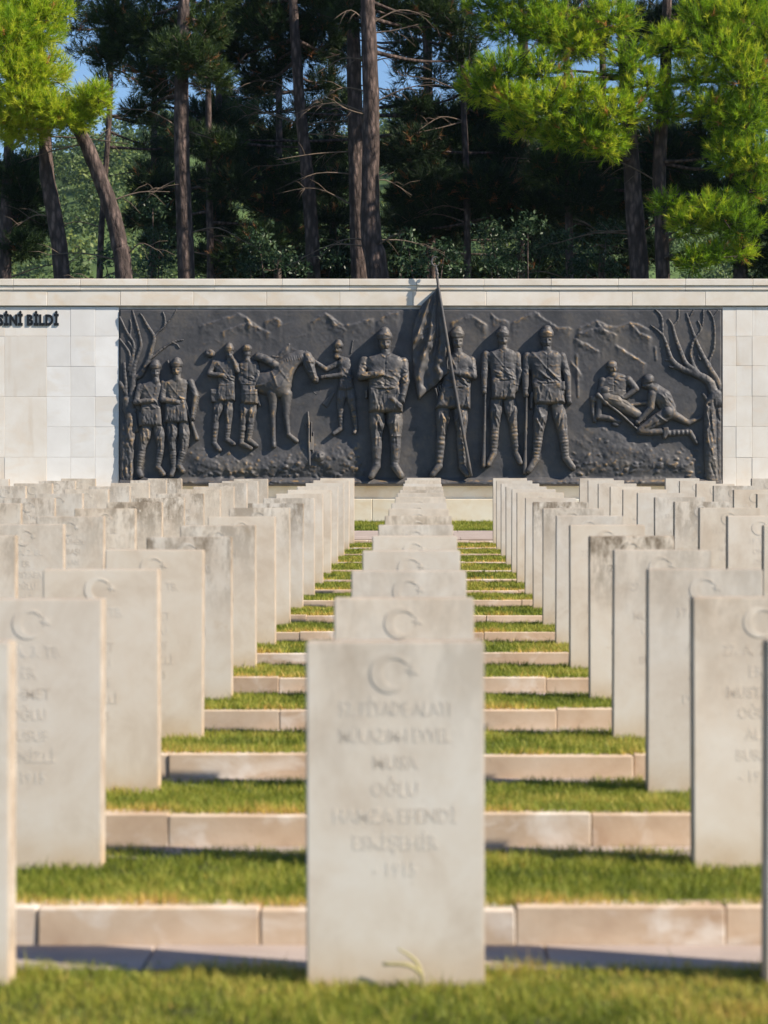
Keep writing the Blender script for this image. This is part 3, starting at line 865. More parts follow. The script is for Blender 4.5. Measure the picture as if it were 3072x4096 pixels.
# --- soldiers
def soldier(name, box, z, head, chin, torso, belt, hem, arms, legs, label, sc=1.0, back=False, face_dx=0.0, bulge=22, seed=1, extra=None, folds=True, boots=False, cap_pt=True, legz=None, strap=True, beard=True):
    T = Sculpt(*box)
    legz = z if legz is None else legz
    # legs
    for li, (hip, knee, ank, toe) in enumerate(legs):
        T.chain([hip, ((hip[0] + knee[0]) / 2, (hip[1] + knee[1]) / 2), knee], [26 * sc, 27 * sc, 19.5 * sc], [legz - 2, legz, legz], 0.66, 6)
        T.chain([knee, ((knee[0] * .6 + ank[0] * .4), (knee[1] * .6 + ank[1] * .4)), ank], [18.5 * sc, 18 * sc, 13 * sc], [legz, legz, legz], 0.75, 6)
        T.chain([(ank[0], ank[1] + 2), toe], [14.5 * sc, 11.5 * sc], [legz + 1, legz + 11], 0.75)
        if boots:
            T.ridge([(knee[0] - 18 * sc, knee[1] + 4), (knee[0] + 18 * sc, knee[1] + 2)], 3, 3)
            T.folds((ank[0] - 8, ank[1] - 30, ank[0] + 4, ank[1]), 3, 1.5, 3, 0.2, 14, seed + li)
        else:
            T.rings((knee[0], knee[1] + 10 * sc), ank, 21 * sc, 7 if sc > .8 else 6, 0.9 * sc)
        T.folds((min(hip[0], knee[0]) - 12 * sc, hip[1] + 8, max(hip[0], knee[0]) + 8 * sc, knee[1] - 18), 13, 2.8 * sc, 3.2 * sc, math.pi / 2 + (0.25 if toe[0] > hip[0] else -0.25), 46 * sc, seed * 7 + li)
    # jacket
    (sl, sr), (bl, br), (hl, hr) = torso, belt, hem
    n_y = chin[1]
    pts = [(chin[0] - 15 * sc, n_y + 4), (sl[0] + 8 * sc, sl[1] - 5 * sc), (sl[0] - 2 * sc, sl[1] + 12 * sc), ((sl[0] * .4 + bl[0] * .6), (sl[1] * .4 + bl[1] * .6)), bl, hl, (0.5 * (hl[0] + hr[0]), hl[1] + 3 * sc), hr, br, ((sr[0] * .4 + br[0] * .6), (sr[1] * .4 + br[1] * .6)), (sr[0] + 2 * sc, sr[1] + 12 * sc), (sr[0] - 8 * sc, sr[1] - 5 * sc), (chin[0] + 15 * sc, n_y + 4)]
    T.poly(pts, z + 3, 34 * sc, bulge * sc, 3)
    T.poly([bl, ((bl[0] + br[0]) / 2, bl[1] - 4 * sc), br, hr, (0.5 * (hl[0] + hr[0]), hl[1] + 3 * sc), hl], z + 6, 16 * sc, bulge * sc * 0.92, 4)
    cx = (sl[0] + sr[0] + bl[0] + br[0]) / 4; cb = (bl[0] + br[0]) / 2
    w = br[0] - bl[0]
    if folds:
        T.folds((bl[0] + 6, (sl[1] + bl[1]) / 2 + 6, br[0] - 10, bl[1] - 6), 16, 2.8 * sc, 3.0 * sc, 0.5, 30 * sc, seed)
        T.folds((bl[0] + 2, bl[1] + 8, br[0] - 2, hl[1] - 14), 12, 2.6 * sc, 3.0 * sc, math.pi / 2, 38 * sc, seed + 3)
    # belt, front seam, buttons
    T.ridge([bl, (cb, bl[1] + 2 * sc), br], 4.0 * sc, 4.5 * sc)
    T.ridge([(bl[0], bl[1] + 8 * sc), (br[0], br[1] + 8 * sc)], -2.5 * sc, 2.5 * sc)
    if not back:
        T.ridge([(chin[0], n_y + 18 * sc), (cb, bl[1] - 5), ((hl[0] + hr[0]) / 2, hl[1])], -1.8 * sc, 2.0 * sc)
        for q in (0.2, 0.45, 0.7, 0.95):
            T.dot(chin[0] + (cb - chin[0]) * q + 4 * sc, n_y + 18 * sc + (bl[1] - n_y - 18 * sc) * q, 2.6 * sc, 2.6 * sc)
        T.ridge([(chin[0] - 17 * sc, n_y + 10 * sc), (chin[0], n_y + 24 * sc), (chin[0] + 17 * sc, n_y + 10 * sc)], 3.0 * sc, 3.2 * sc)
        for sgn in (-1, 1):      # breast pockets and pouches
            px_, py_ = cx + sgn * w * 0.24, sl[1] + (bl[1] - sl[1]) * 0.42
            T.ridge([(px_ - w * .11, py_), (px_, py_ + 4 * sc), (px_ + w * .11, py_)], 1.6 * sc, 2.4 * sc)
            T.poly([(cb + sgn * w * .2, bl[1] + 2), (cb + sgn * w * .46, bl[1] + 2), (cb + sgn * w * .46, bl[1] + 24 * sc), (cb + sgn * w * .2, bl[1] + 24 * sc)], z + bulge * sc * 0.9, 5 * sc, 7 * sc, 1.5)
        if strap:
            T.ridge([(sl[0] + 16 * sc, sl[1] + 2), (cx, (sl[1] + bl[1]) / 2), (br[0] - 10 * sc, br[1] - 4)], 2.2 * sc, 3.0 * sc)
    else:
        T.ridge([(cx, n_y + 16 * sc), (cb, hl[1])], -1.5, 2.5)
    # neck and head
    hx, hy = head
    hr_ = 24 * sc
    T.cap((hx, hy + 14 * sc), (chin[0], chin[1] + 12 * sc), 14 * sc, 17 * sc, z + 4, z + 8, .8)
    FH = chin[1] - hy
    T.ell(hx + face_dx * 3 * sc, hy + FH * .44, 20.5 * sc, FH * .58, z + 7, 0, .95)
    if not back:
        fs = FH / 56.0
        ex, ey = hx + face_dx * 8 * sc, hy
        T.ridge([(ex - 14 * fs, ey + .36 * FH), (ex + 14 * fs, ey + .36 * FH)], 2.2 * fs, 2.6 * fs)
        for sgn in (-1, 1):
            T.dot(ex + sgn * 8 * fs, ey + .47 * FH, -6 * fs, 4.0 * fs)
            T.dot(ex + sgn * 8 * fs, ey + .47 * FH, 2.5 * fs, 1.8 * fs)
            T.ridge([(ex + sgn * 7 * fs, ey + .64 * FH), (ex + sgn * 13 * fs, ey + .60 * FH)], 1.6 * fs, 3.2 * fs)
        T.ridge([(ex, ey + .45 * FH), (ex, ey + .65 * FH)], 5.5 * fs, 2.8 * fs)
        T.dot(ex, ey + .67 * FH, 2.5 * fs, 3.0 * fs)
        if beard: T.ridge([(ex - 8 * fs, ey + .79 * FH), (ex, ey + .76 * FH), (ex + 8 * fs, ey + .79 * FH)], 2.6 * fs, 2.0 * fs)
        T.ridge([(ex - 5 * fs, ey + .84 * FH), (ex + 5 * fs, ey + .84 * FH)], -2.5 * fs, 1.6 * fs)
        T.dot(ex, ey + .94 * FH, 2.0 * fs, 4 * fs)
        T.ell(hx - 20 * sc + face_dx * 5 * sc, hy + .5 * FH, 4.5 * sc, 8 * sc, z + 6, 0, 1)
    # wound cloth cap
    T.ell(hx, hy - 2 * sc, 26.5 * sc, 23 * sc, z + 9, 0, 1.0, 2)
    if cap_pt:
        T.ell(hx + 1, hy - 15 * sc, 19 * sc, 19 * sc, z + 9, 0, 1.0, 3)
    T.ridge([(hx - 27 * sc, hy + 8 * sc), (hx, hy + 13 * sc), (hx + 27 * sc, hy + 8 * sc)], 3.0 * sc, 4.0 * sc)
    T.ridge([(hx - 25 * sc, hy - 2 * sc), (hx, hy - 6 * sc), (hx + 25 * sc, hy + 2 * sc)], 1.6 * sc, 2.2 * sc)
    T.ridge([(hx - 20 * sc, hy - 13 * sc), (hx + 3, hy - 17 * sc), (hx + 20 * sc, hy - 10 * sc)], 1.3 * sc, 2.0 * sc)
    # arms
    for sh, el, ha, zf in arms:
        T.chain([sh, el], [17.5 * sc, 14.5 * sc], [z - 1, z + 2 + zf * .6], .85, 14)
        T.chain([el, ha], [14.5 * sc, 11 * sc], [z + 3 + zf * .6, z + 4 + zf], .9, 5)
        d = np.array(ha, float) - np.array(el, float); d /= np.linalg.norm(d) + 1e-6
        nn = np.array([-d[1], d[0]])
        cu = np.array(ha, float) - d * 8 * sc
        T.ridge([cu - nn * 12 * sc, cu + nn * 12 * sc], 2.5 * sc, 2.6 * sc)
        hd = np.array(ha, float) + d * 8 * sc
        T.ell(hd[0], hd[1], 12 * sc, 9.5 * sc, z + 6 + zf, math.atan2(d[1], d[0]), .9)
        for f in (-5.5, -1.8, 1.8, 5.5):
            b0 = hd + nn * f * sc + d * 4 * sc
            T.cap(b0, b0 + d * 9 * sc, 2.6 * sc, 2.2 * sc, z + 10 + zf, z + 7 + zf, 1.0, 1)
        T.cap(hd - nn * 7 * sc, hd - nn * 9 * sc + d * 8 * sc, 3.0 * sc, 2.4 * sc, z + 10 + zf, z + 9 + zf, 1, 1)
        T.folds((min(sh[0], el[0]) - 12 * sc, sh[1] + 10 * sc, max(sh[0], el[0]) + 4 * sc, el[1] - 4), 5, 1.9 * sc, 2.8 * sc, 0.7, 20 * sc, seed + 11)
    if extra: extra(T)
    T.H = np.where(T.H > -500, T.H + 1.2 * vnoise(T, 6, seed + 50) + 2.4 * vnoise(T, 14, seed + 51), T.H)
    return T.build(name, relief, BZ, label=label)

def accessory(name, box, fn, label=None):
    T = Sculpt(*box, 2.0)
    fn(T)
    return T.build(name, relief, BZ, label=label)

def rifle(p, q, z0, z1, name='rifle', stock_at_end=True, label=None):
    """rifle between two pixels: q is the butt"""
    p = np.array(p, float); q = np.array(q, float)
    x0, y0 = np.minimum(p, q) - 14; x1, y1 = np.maximum(p, q) + 14
    def fn(T):
        m = p + (q - p) * .62; m2 = p + (q - p) * .78
        d = (q - p) / np.linalg.norm(q - p); n = np.array([-d[1], d[0]])
        T.cap(p, m, 4.0, 6.0, z0, (z0 + z1) / 2, 1)
        T.cap(m, m2, 6.5, 6.5, (z0 + z1) / 2, z1, 1)
        T.cap(m2, q, 6.5, 10.0, z1, z1, .8)
        T.cap(m + n * 5, m + n * 9 + d * 4, 2.4, 2.4, z1 + 1, z1 + 1, 1)
        for t in (.2, .42): T.rings(p + (q - p) * t, p + (q - p) * (t + .02), 6, 1, 1.2)
    return accessory(name, (x0, y0, x1, y1), fn, label)

# two soldiers by the outer tree
soldier('relief_soldier', (520, 1430, 690, 1925), 10, (623, 1466), (627, 1516), ((566, 1538), (648, 1532)), ((566, 1632), (646, 1630)), ((564, 1704), (652, 1704)),
        [((562, 1548), (547, 1610), (600, 1606), 16)], [((592, 1702), (571, 1787), (556, 1880), (566, 1902)), ((634, 1704), (646, 1783), (632, 1866), (656, 1896))],
        'relief soldier standing nearest the outer bare tree, hand at his belt', 0.82, seed=2, face_dx=.5, bulge=18,
        extra=lambda T: (T.poly([(557, 1648), (581, 1648), (576, 1706), (556, 1704)], 16, 6, 7, 1)))
soldier('relief_soldier', (625, 1420, 815, 1925), 10, (709, 1458), (711, 1508), ((660, 1528), (752, 1524)), ((664, 1614), (746, 1614)), ((658, 1690), (756, 1690)),
        [((656, 1534), (652, 1600), (702, 1608), 16), ((763, 1530), (785, 1584), (773, 1664), 8)], [((690, 1692), (691, 1787), (696, 1872), (688, 1900)), ((738, 1694), (740, 1781), (716, 1860), (732, 1884))],
        'relief soldier with a slung rifle next to the outer soldier', 0.84, seed=5, face_dx=-.2, bulge=18)
rifle((742, 1606), (788, 1754), 20, 14, label='relief rifle slung at the hip')
accessory('rifle', (660, 1432, 692, 1500), lambda T: T.cap((672, 1444), (684, 1490), 3, 3.5, 8, 8))
# pair at the horse
soldier('relief_soldier', (815, 1365, 965, 1815), 6, (917, 1396), (921, 1438), ((858, 1446), (946, 1442)), ((872, 1540), (940, 1536)), ((868, 1604), (942, 1604)),
        [((856, 1452), (838, 1496), (884, 1502), 12), ((944, 1450), (952, 1484), (934, 1440), 12)], [((879, 1602), (865, 1673), (857, 1772), (880, 1800)), ((916, 1602), (915, 1681), (908, 1756), (936, 1776))],
        'relief soldier facing out with a bundle on his shoulder', 0.74, seed=8, face_dx=.6, bulge=17,
        extra=lambda T: (T.ell(840, 1414, 21, 17, 6, 0.2, .9), T.dot(836, 1410, -5, 6), T.ridge([(826, 1420), (844, 1400), (860, 1412)], 2.5, 3), T.poly([(842, 1556), (874, 1556), (872, 1612), (842, 1610)], 10, 7, 9, 1), T.ridge([(842, 1574), (872, 1574)], 2, 2.5)))
soldier('relief_soldier', (945, 1365, 1050, 1815), 8, (988, 1396), (990, 1432), ((962, 1452), (1024, 1450)), ((966, 1536), (1026, 1536)), ((964, 1612), (1030, 1612)),
        [((1024, 1458), (1034, 1510), (1022, 1530), 6), ((964, 1460), (962, 1520), (972, 1540), 2)], [((980, 1610), (974, 1683), (966, 1772), (1006, 1794)), ((1011, 1610), (1004, 1683), (996, 1758), (1026, 1782))],
        'relief soldier seen from behind with a square pack', 0.74, seed=9, back=True, bulge=18, cap_pt=False,
        extra=lambda T: (T.poly([(976, 1557), (1032, 1557), (1031, 1616), (978, 1616)], 22, 8, 9, 1), T.ridge([(978, 1578), (1031, 1576)], 2.4, 3), T.ridge([(1004, 1560), (1004, 1614)], 1.5, 2), T.cap((1034, 1590), (1040, 1622), 5, 6, 10)))
# horse
H = Sculpt(1020, 1390, 1300, 1800)
H.ell(1085, 1530, 78, 52, 2, -0.05, .5); H.ell(1112, 1535, 56, 52, 6, 0.3, .55); H.ell(1124, 1562, 40, 28, 10, 0, .7)
H.chain([(1118, 1520), (1140, 1478), (1168, 1446), (1200, 1428), (1226, 1428)], [52, 42, 34, 28, 23], [6, 7, 8, 8, 8], .5)
H.chain([(1228, 1428), (1240, 1470), (1254, 1505), (1266, 1524)], [20, 21, 15, 11], [10, 13, 14, 14], .8)
H.ell(1238, 1452, 25, 28, 13, 0.2, .7); H.ell(1262, 1518, 15, 15, 16, 0.3, .8)
for ex, ey in ((1226, 1404), (1240, 1412)): H.cap((ex, ey), (ex + 6, ey + 20), 2.5, 7, 11, 13, 1)
H.dot(1252, 1456, -6, 4.5); H.ridge([(1216, 1420), (1222, 1452), (1232, 1482)], -4, 4); H.ridge([(1236, 1424), (1262, 1470), (1276, 1508)], 2.5, 4); H.dot(1266, 1519, -4, 3); H.ridge([(1252, 1528), (1266, 1531)], -3, 2)
H.ridge([(1232, 1432), (1248, 1470), (1262, 1510)], 3, 4); H.ridge([(1234, 1490), (1262, 1492)], 2.5, 2.5); H.ridge([(1222, 1446), (1250, 1452)], 2.5, 2.5)
H.chain([(1092, 1575), (1094, 1620), (1092, 1663), (1094, 1735), (1095, 1784)], [25, 16, 12, 8, 10], [8, 8, 8, 7, 7], .8)
H.chain([(1146, 1578), (1146, 1625), (1145, 1667), (1154, 1738), (1186, 1764)], [24, 16, 12, 8.5, 10], [8, 8, 8, 7, 8], .8)
H.ridge([(1098, 1780), (1098, 1790)], 2, 6)
H.chain([(1034, 1428), (1060, 1436), (1118, 1470), (1146, 1446)], [17, 17, 16, 9], [12, 14, 14, 12], .8)
H.rings((1034, 1428), (1118, 1470), 18, 3, 1.8)
H.ridge([(1060, 1452), (1095, 1500), (1110, 1545)], 2.5, 4); H.ridge([(1130, 1480), (1100, 1512), (1060, 1540), (1024, 1545)], 2.6, 4); H.ridge([(1150, 1500), (1128, 1545), (1100, 1568)], 2, 4); H.ridge([(1120, 1480), (1160, 1530)], 2, 4)
for q in range(9): H.ridge([(1140 + q * 9, 1432 - q * 1.5 + abs(q - 4) * 1.8), (1144 + q * 9, 1448 - q * 1.5)], 2, 2.5)
H.folds((1160, 1440, 1210, 1500), 6, 1.5, 4, 2.2, 40, 3)
H.H = np.where(H.H > -500, H.H + 1.0 * vnoise(H, 7, 77), H.H)
H.H = np.where(H.H > -500, H.H * 1.12 + 3, H.H)
H.build('relief_horse', relief, BZ, label='saddled relief horse bowing its head to the handler')
accessory('rein', (1230, 1510, 1300, 1600), lambda T: T.chain([(1244, 1540), (1252, 1566), (1266, 1578), (1280, 1562), (1284, 1530)], [2.5] * 5, [1] * 5))
accessory('saddle_horn', (1080, 1366, 1180, 1450), lambda T: (T.chain([(1090, 1425), (1110, 1428), (1135, 1420), (1146, 1405), (1156, 1378)], [4, 4, 4, 4, 5], [1] * 5), T.cap((1100, 1440), (1112, 1418), 4, 3, 1)))
# horse handler
soldier('relief_soldier', (1250, 1355, 1450, 1755), 5, (1354, 1382), (1346, 1418), ((1352, 1440), (1402, 1436)), ((1358, 1522), (1412, 1516)), ((1352, 1560), (1414, 1556)),
        [((1362, 1450), (1304, 1478), (1268, 1452), 4), ((1386, 1460), (1366, 1500), (1296, 1508), 12)], [((1368, 1552), (1361, 1630), (1364, 1712), (1336, 1734)), ((1398, 1552), (1412, 1630), (1424, 1712), (1418, 1730))],
        'relief soldier holding the horse by its bridle', 0.72, seed=12, face_dx=-1.4, bulge=16, strap=False)
accessory('rifle', (1284, 1555, 1350, 1640), lambda T: (T.poly([(1334, 1562), (1344, 1570), (1308, 1634), (1286, 1616)], 3, 5, 5, 1)))
accessory('rifle', (1400, 1355, 1425, 1420), lambda T: T.cap((1412, 1362), (1404, 1412), 3, 3.5, 3, 3))
accessory('relief_shrub', (1215, 1640, 1310, 1880), lambda T: (T.chain([(1232, 1648), (1236, 1700), (1236, 1770), (1240, 1860)], [2.5, 5, 5, 6], [6, 12, 16, 18]), T.cap((1222, 1700), (1234, 1730), 2.5, 3, 8, 12), T.cap((1246, 1690), (1246, 1800), 2.5, 3.5, 8, 16), T.cap((1254, 1730), (1252, 1810), 2.5, 3, 8, 15), T.ell(1278, 1826, 22, 24, 16, 0, .8), T.dot(1272, 1822, -5, 5), T.dot(1290, 1822, -5, 4), T.ridge([(1280, 1820), (1282, 1832)], 3, 3)))
# officer
def officer_x(T):
    T.poly([(1558, 1596), (1570, 1590), (1612, 1622), (1606, 1640), (1596, 1636)], 58, 5, 7, 1)      # field glasses case
    T.ridge([(1600, 1560), (1576, 1596)], 2.5, 2.5)
    T.poly([(1482, 1574), (1512, 1578), (1510, 1596), (1484, 1592)], 50, 5, 6, 1)
    T.cap((1466, 1566), (1466, 1590), 6, 5, 34, 34)
    for xx in (1520, 1534, 1548, 1500, 1586): T.ridge([(xx, 1562), (xx + 1, 1645)], -2.2, 2.2)
    T.ridge([(1462, 1434), (1500, 1428)], 3, 4); T.ridge([(1570, 1426), (1606, 1432)], 3, 4)
    T.folds((1550, 1500, 1610, 1550), 8, 2.8, 3.4, -0.6, 34, 77)
    T.folds((1440, 1450, 1464, 1505), 6, 3, 3.2, 0.5, 22, 78)
soldier('relief_officer', (1420, 1300, 1660, 1930), 24, (1539, 1348), (1544, 1408), ((1466, 1434), (1610, 1434)), ((1476, 1552), (1604, 1552)), ((1476, 1650), (1612, 1650)),
        [((1458, 1446), (1444, 1508), (1512, 1500), 34), ((1614, 1450), (1622, 1528), (1610, 1590), 20)], [((1508, 1648), (1508, 1750), (1507, 1862), (1486, 1904)), ((1578, 1648), (1583, 1742), (1580, 1864), (1604, 1902))],
        'tall relief officer standing in front with a clenched hand at his chest', 1.14, seed=15, face_dx=.5, bulge=24, boots=True, strap=False, extra=officer_x)
# flag bearer, flag, pole
soldier('relief_soldier', (1710, 1296, 1925, 1925), 20, (1829, 1340), (1832, 1404), ((1786, 1430), (1884, 1430)), ((1766, 1548), (1882, 1548)), ((1740, 1634), (1880, 1636)),
        [((1884, 1444), (1893, 1505), (1830, 1496), 20)], [((1772, 1634), (1768, 1720), (1756, 1862), (1730, 1898)), ((1842, 1634), (1844, 1727), (1848, 1866), (1868, 1896))],
        'relief flag bearer gripping the pole behind the furled flag', 1.04, seed=19, face_dx=.3, bulge=20)
Fg = Sculpt(1630, 1140, 1830, 1612)
Fg.poly([(1750, 1150), (1740, 1168), (1690, 1218), (1664, 1270), (1649, 1330), (1648, 1420), (1656, 1510), (1674, 1600), (1706, 1570), (1742, 1545), (1776, 1508), (1806, 1494), (1812, 1500), (1800, 1420), (1778, 1290), (1758, 1152)], 26, 10, 8, 0)
th = np.arctan2(Fg.X - 1756, Fg.Yg - 1120)
dist = np.hypot(Fg.X - 1756, Fg.Yg - 1120)
amp = np.clip(dist / 45, 0.5, 6.0)
fold = 1.5 * np.sin(th * 27 + 1.2 * np.sin(Fg.Yg / 56.0)) + 0.55 * np.sin(th * 63 + 1.3 + 1.4 * np.sin(Fg.Yg / 37.0)) + 2.2 * (vnoise(Fg, 22, 3) - .5)
Fg.H = np.where(Fg.H > -500, Fg.H + amp * fold + np.clip((Fg.X - 1690) / 90, -0.4, 1) * 12, Fg.H)
Fg.folds((1680, 1290, 1740, 1400), 8, 3, 4, -0.7, 34, 5)
Fg.build('flag', relief, BZ, label='relief flag hanging in deep folds from the pole')
accessory('flag_fringe', (1715, 1500, 1815, 1625), lambda T: [T.cap((1736 + q * 9 + 6, 1556 - q * 5), (1748 + q * 9 + 6, 1602 - q * 9), 4, 3, 36, 34) for q in range(7)] + [T.poly([(1776, 1532), (1798, 1512), (1806, 1540), (1780, 1566)], 38, 6, 6, 1)])

def relief_pt(x, y, dpx): return np.array([(x - VX) / RM, -dpx / RM, CAMZ + (HY - y) / RM - ZW])
pp, rr = smooth_path([relief_pt(1747, 1096, 44), relief_pt(1754, 1156, 48), relief_pt(1784, 1340, 54), relief_pt(1814, 1526, 54), relief_pt(1850, 1720, 48), relief_pt(1884, 1906, 38)], [0.022, 0.026, 0.030, 0.031, 0.031, 0.031], 4)
v, f = tube_vf(pp, rr, 12)
me = new_mesh('flag_pole', v, f, True, {'wear': np.clip(rng.random(len(v)), 0, 1) * .5})
pole = link('flag_pole', me, BZ, relief)
# finial: knob, crescent, star
def lathe(profile, n=12):
    V = [(r * math.cos(2 * math.pi * i / n), r * math.sin(2 * math.pi * i / n), z) for r, z in profile for i in range(n)]
    F = [(a * n + i, a * n + (i + 1) % n, (a + 1) * n + (i + 1) % n, (a + 1) * n + i) for a in range(len(profile) - 1) for i in range(n)]
    return V, F
v, f = lathe([(0.012, -0.10), (0.03, -0.06), (0.034, -0.03), (0.018, 0.0), (0.03, 0.02), (0.022, 0.05), (0.012, 0.08), (0.01, 0.13)])
b0 = relief_pt(1747, 1092, 44)
link('finial_knob', new_mesh('finial_knob', v, f, True), BZ, relief, tuple(b0), (0, R(-8), 0))
cc = relief_pt(1742, 1051, 44)
arc = [(cc[0] + 0.078 * math.cos(a) * 0.95, cc[1], cc[2] + 0.085 * math.sin(a)) for a in np.linspace(R(52), R(322), 22)]
ra = [0.004 + 0.013 * math.sin(math.pi * k / 21) for k in range(22)]
v, f = tube_vf(arc, ra, 8)
link('finial_crescent', new_mesh('finial_crescent', v, f, True), BZ, relief)
v, f = star_vf(0.032, 0.015, 0.3)
link('finial_star', new_mesh('finial_star', v, f), BZ, relief, (cc[0] + 0.07, cc[1] + 0.005, cc[2] - 0.03))
# two guards
soldier('relief_soldier', (1905, 1300, 2105, 1900), 13, (2011, 1337), (2013, 1388), ((1952, 1410), (2062, 1408)), ((1964, 1518), (2064, 1516)), ((1964, 1596), (2060, 1596)),
        [((1944, 1420), (1936, 1495), (1936, 1558), 8), ((2066, 1424), (2078, 1490), (2066, 1548), 2)], [((1986, 1596), (1979, 1703), (1974, 1812), (1954, 1856)), ((2036, 1596), (2053, 1696), (2066, 1812), (2080, 1850))],
        'relief guard with grounded rifle, next to the flag bearer', 0.97, seed=23, face_dx=.4, bulge=20, legz=8)
rifle((1944, 1440), (1933, 1862), 26, 20, label='relief rifle grounded beside the inner guard')
soldier('relief_soldier', (2075, 1300, 2310, 1905), 15, (2186, 1338), (2187, 1396), ((2114, 1414), (2240, 1412)), ((2126, 1530), (2246, 1526)), ((2136, 1618), (2260, 1614)),
        [((2108, 1428), (2100, 1506), (2101, 1566), 8), ((2246, 1428), (2268, 1506), (2273, 1596), 4)], [((2166, 1616), (2153, 1729), (2142, 1836), (2114, 1882)), ((2228, 1616), (2250, 1728), (2262, 1830), (2290, 1870))],
        'relief guard with legs apart and cartridge pouches, outer of the two guards', 1.06, seed=27, face_dx=.1, bulge=22,
        extra=lambda T: (T.poly([(2208, 1532), (2256, 1526), (2258, 1562), (2212, 1566)], 33, 6, 8, 1), T.poly([(2222, 1566), (2256, 1562), (2256, 1580), (2226, 1582)], 30, 5, 6, 1), T.cap((2126, 1575), (2124, 1632), 8, 6, 16, 14)))
rifle((2108, 1462), (2098, 1888), 28, 22, label='relief rifle grounded beside the outer guard')
# medics
def mfig(name, box, fn, label, seed):
    T = Sculpt(*box)
    fn(T)
    T.H = np.where(T.H > -500, T.H + 0.9 * vnoise(T, 6, seed), T.H)
    return T.build(name, relief, BZ, label=label)
def face(T, x, y, s, z, dx=0.0):
    for sg in (-1, 1): T.dot(x + sg * 7 * s + dx, y, -5 * s, 3.6 * s)
    T.ridge([(x + dx * 1.3, y), (x + dx * 1.4, y + 10 * s)], 5 * s, 2.6 * s); T.ridge([(x - 5 * s + dx, y + 16 * s), (x + 5 * s + dx, y + 16 * s)], -3 * s, 1.6 * s)
def m1(T):
    T.poly([(2432, 1500), (2408, 1518), (2398, 1560), (2400, 1600), (2500, 1610), (2506, 1560), (2520, 1516), (2496, 1498), (2468, 1490)], 4, 30, 18)
    T.folds((2420, 1510, 2490, 1570), 9, 2, 3, .4, 26, 4); T.ridge([(2452, 1500), (2456, 1570)], -2, 2)
    T.chain([(2512, 1520), (2544, 1556), (2498, 1590)], [17, 13, 10], [7, 12, 16], .9); T.ell(2490, 1592, 11, 8, 18, .5)
    T.chain([(2410, 1524), (2400, 1570)], [15, 12], [6, 8], .9)
    T.chain([(2470, 1572), (2440, 1586)], [12, 9], [14, 16], .8)
    T.cap((2450, 1490), (2452, 1500), 12, 14, 8, 8); T.ell(2450, 1474, 19, 24, 8, -.1, .9); T.ell(2446, 1460, 22, 18, 9, -.1, 1)
    T.ridge([(2424, 1464), (2446, 1470), (2468, 1462)], 2.5, 3); face(T, 2454, 1476, .8, 8, 2)
mfig('relief_medic', (2380, 1430, 2570, 1625), m1, 'relief medic sitting behind the wounded man', 61)
def m2(T):
    T.chain([(2424, 1592), (2462, 1606), (2502, 1632), (2540, 1656)], [26, 28, 26, 20], [10, 11, 10, 9], .75)
    T.folds((2430, 1585, 2510, 1630), 9, 2, 3, .55, 30, 8)
    T.ell(2422, 1562, 24, 19, 10, .35, .9); T.ridge([(2400, 1556), (2424, 1546), (2446, 1560)], 2, 3); T.dot(2436, 1560, -4, 3); T.cap((2438, 1566), (2450, 1566), 4, 3, 20, 20); T.dot(2440, 1576, -3, 3)
    T.ell(2374, 1598, 17, 16, 6, 0, .8); T.chain([(2372, 1606), (2370, 1650), (2378, 1684)], [10, 9, 9], [5, 6, 5])
    T.chain([(2400, 1600), (2392, 1668), (2434, 1672), (2476, 1686)], [13, 13, 13, 10], [8, 9, 9, 7], .9); T.ell(2462, 1698, 18, 9, 8, .2, .8)
    T.chain([(2535, 1650), (2566, 1668)], [20, 18], [8, 7], .7)
mfig('relief_wounded_man', (2350, 1535, 2600, 1715), m2, 'relief wounded man lying on the ground', 62)
accessory('stretcher_pole', (2380, 1570, 2560, 1730), lambda T: (T.chain([(2390, 1580), (2426, 1614), (2480, 1656), (2546, 1716)], [9, 6, 5, 4.5], [20, 22, 22, 16]), T.ell(2422, 1612, 12, 10, 22, .6, .8)))
def m3(T):
    T.chain([(2620, 1562), (2650, 1592), (2672, 1632)], [28, 37, 32], [8, 9, 8], .6)
    T.folds((2630, 1560, 2680, 1625), 10, 2.2, 3.2, 0.9, 34, 8)
    T.chain([(2608, 1576), (2602, 1632), (2556, 1682)], [18, 14, 10], [14, 17, 16], .9); T.ell(2548, 1690, 12, 9, 17, .8, .9)
    T.chain([(2586, 1612), (2530, 1620)], [11, 9], [5, 6], .9); T.ell(2524, 1621, 10, 9, 8)
    T.chain([(2676, 1650), (2620, 1684), (2562, 1720)], [30, 25, 17], [9, 13, 14], .7); T.folds((2590, 1660, 2660, 1700), 7, 2, 3, 2.5, 50, 5)
    T.chain([(2560, 1724), (2600, 1728), (2646, 1726)], [15, 14, 12], [13, 12, 10], .8)
    T.ell(2668, 1650, 19, 21, 24, 0, .7); T.ridge([(2624, 1660), (2650, 1680), (2676, 1694)], 4, 3.5)
    T.chain([(2692, 1660), (2752, 1692), (2800, 1672)], [20, 12, 8], [6, 6, 6], .9)
    T.chain([(2660, 1734), (2758, 1729), (2786, 1772)], [14, 12, 8], [6, 6, 6], .9); T.rings((2670, 1734), (2758, 1729), 16, 5, 1.5)
    T.poly([(2650, 1710), (2672, 1708), (2676, 1730), (2660, 1758), (2650, 1752)], 16, 6, 6, 1)
    T.cap((2604, 1548), (2620, 1560), 15, 18, 10, 10); T.ell(2586, 1536, 19, 22, 9, .3, .9); T.ell(2592, 1518, 25, 22, 10, -.2, 1)
    T.ridge([(2566, 1530), (2590, 1532), (2616, 1524)], 2.8, 3.4); T.dot(2576, 1540, -4, 3.4); T.cap((2572, 1545), (2568, 1548), 4, 3, 18, 17)
